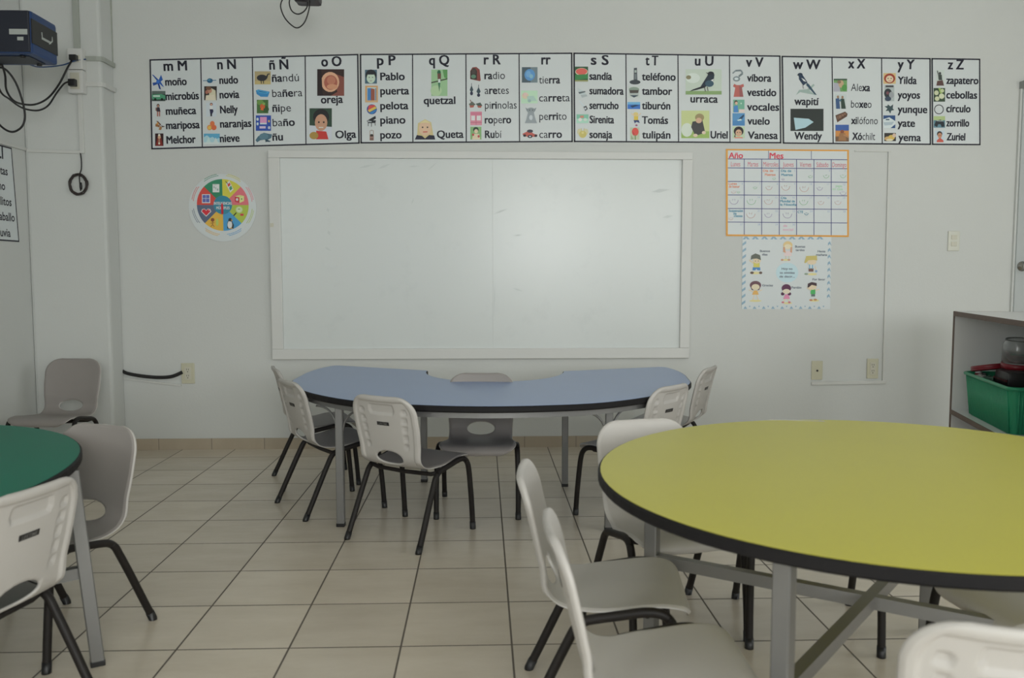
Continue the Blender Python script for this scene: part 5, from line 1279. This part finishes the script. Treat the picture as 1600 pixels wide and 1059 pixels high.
# things in and above the basket
M_RED = mat('red_plastic', (0.22, 0.012, 0.022), 0.35)
def obj_at(u, w, z, name, label, cat): return thing(name, label, cat, shelfpt(u, w, z))
lid = obj_at(.215, .125, zm + .256, 'jar_lid', 'round red lid leaning on top of the green basket', 'lid')
Rl = MS @ Matrix.Rotation(radians(-9), 4, 'Y') @ Matrix.Rotation(radians(7), 4, 'X')
b = MB(); b.lathe([(.080, -.014), (.088, -.012), (.088, .010), (.084, .014)], m=M_RED, n=36, M=Rl); b.build('lid_disc', lid)
b = MB(); b.lathe([(.0895, -.012), (.0905, -.008), (.0895, -.004)], m=M_RED, n=36, M=Rl); b.build('lid_lip', lid)
M_CLR = mat('clear_jar_plastic', (0.85, 0.86, 0.86), 0.12, trans=0.9)
def jar(u, w, z, r, h, lab, tilt):
    j = obj_at(u, w, z, 'plastic_jar', lab, 'jar'); Rj = MS @ Matrix.Rotation(radians(tilt), 4, 'Y')
    b = MB(); b.lathe([(r * .9, 0), (r, .01), (r, h * .8), (r * .86, h * .92), (r * .86, h), (r * .82, h), (r * .82, h * .92), (r * .95, h * .8), (r * .95, .012)], m=M_CLR, n=28, M=Rj); b.build('jar_body', j, label='clear ribbed jar body')
    b = MB(); b.lathe([(r * .96, -.022), (r * 1.02, -.02), (r * 1.02, .004), (r * .96, .006)], m=M_RED, n=28, M=Rj); b.build('jar_base', j, label='dark red base')
    return j
jar(.375, .20, zm + .292, .072, .125, 'clear upturned plastic jar with a dark red base standing in the green basket', 6)
M_DKT = mat('dark_toy_plastic', (0.014, 0.012, 0.013), 0.4); M_DKR = mat('dark_red_plastic', (0.07, 0.010, 0.014), 0.4)
bag = obj_at(.43, .175, zm + .212, 'toy_case', 'black rounded case lying on the toys in the green basket', 'case')
b = MB(); b.box((-.10, -.07, -.04), (.10, .07, .055), M_DKT, bev=.03, M=MS); sharp_smooth(b.build('case_body', bag), 50)
b = MB(); b.box((-.09, -.072, .004), (.09, -.066, .014), M_DKR, M=MS); b.build('case_trim', bag, label='dark red trim line')
toy = obj_at(.205, .075, zm + .212, 'small_toy', 'small white toy figure with red stripes at the basket rim', 'toy')
b = MB(); b.lathe([(.012, -.02), (.014, 0), (.016, .018), (.010, .026)], m=M_WPL, n=16); b.build('toy_body', toy)
b = MB(); b.lathe([(.0165, .004), (.0172, .008), (.0165, .012)], m=M_RED, n=16); b.build('toy_stripe', toy, label='red stripe')
for k, (u, w, c, lb_) in enumerate(((.16, .10, (0.30, 0.32, 0.31), 'pale grey toy block at the far end of the green basket'), (.27, .065, (0.45, 0.47, 0.44), 'white toy block under the red lid in the green basket'), (.33, .09, (0.03, 0.09, 0.06), 'dark green toy block beside the black case in the green basket'))):
    o_ = obj_at(u, w, zm + .205, 'toy_block', lb_, 'toy block')
    b = MB(); b.box((-.022, -.018, -.02), (.022, .018, .016), mat('toy_block_%d' % k, c, .4), bev=.006, M=MS @ Matrix.Rotation(.4 * k + .2, 4, 'Z')); b.build('block_body', o_)
    b = MB(); b.lathe([(.008, .016), (.008, .021)], m=mat('toy_block_%d' % k, c, .4), n=12, M=MS); b.build('stud', o_)
lo_ = thing('storage_bag', 'black soft bag on the bottom shelf of the shelf unit', 'bag', shelfpt(.46, .2, .055))
b = MB(); b.box((-.22, -.14, 0), (.22, .14, .225), M_DKT, bev=.06, M=MS); sharp_smooth(b.build('bag_body', lo_), 60)
b = MB(); b.tube([MS @ Vector(q) for q in ((-.08, 0, .22), (-.06, 0, .25), (0, 0, .262), (.06, 0, .25), (.08, 0, .22))], .008, M_DKT, 8); b.build('handle', lo_)
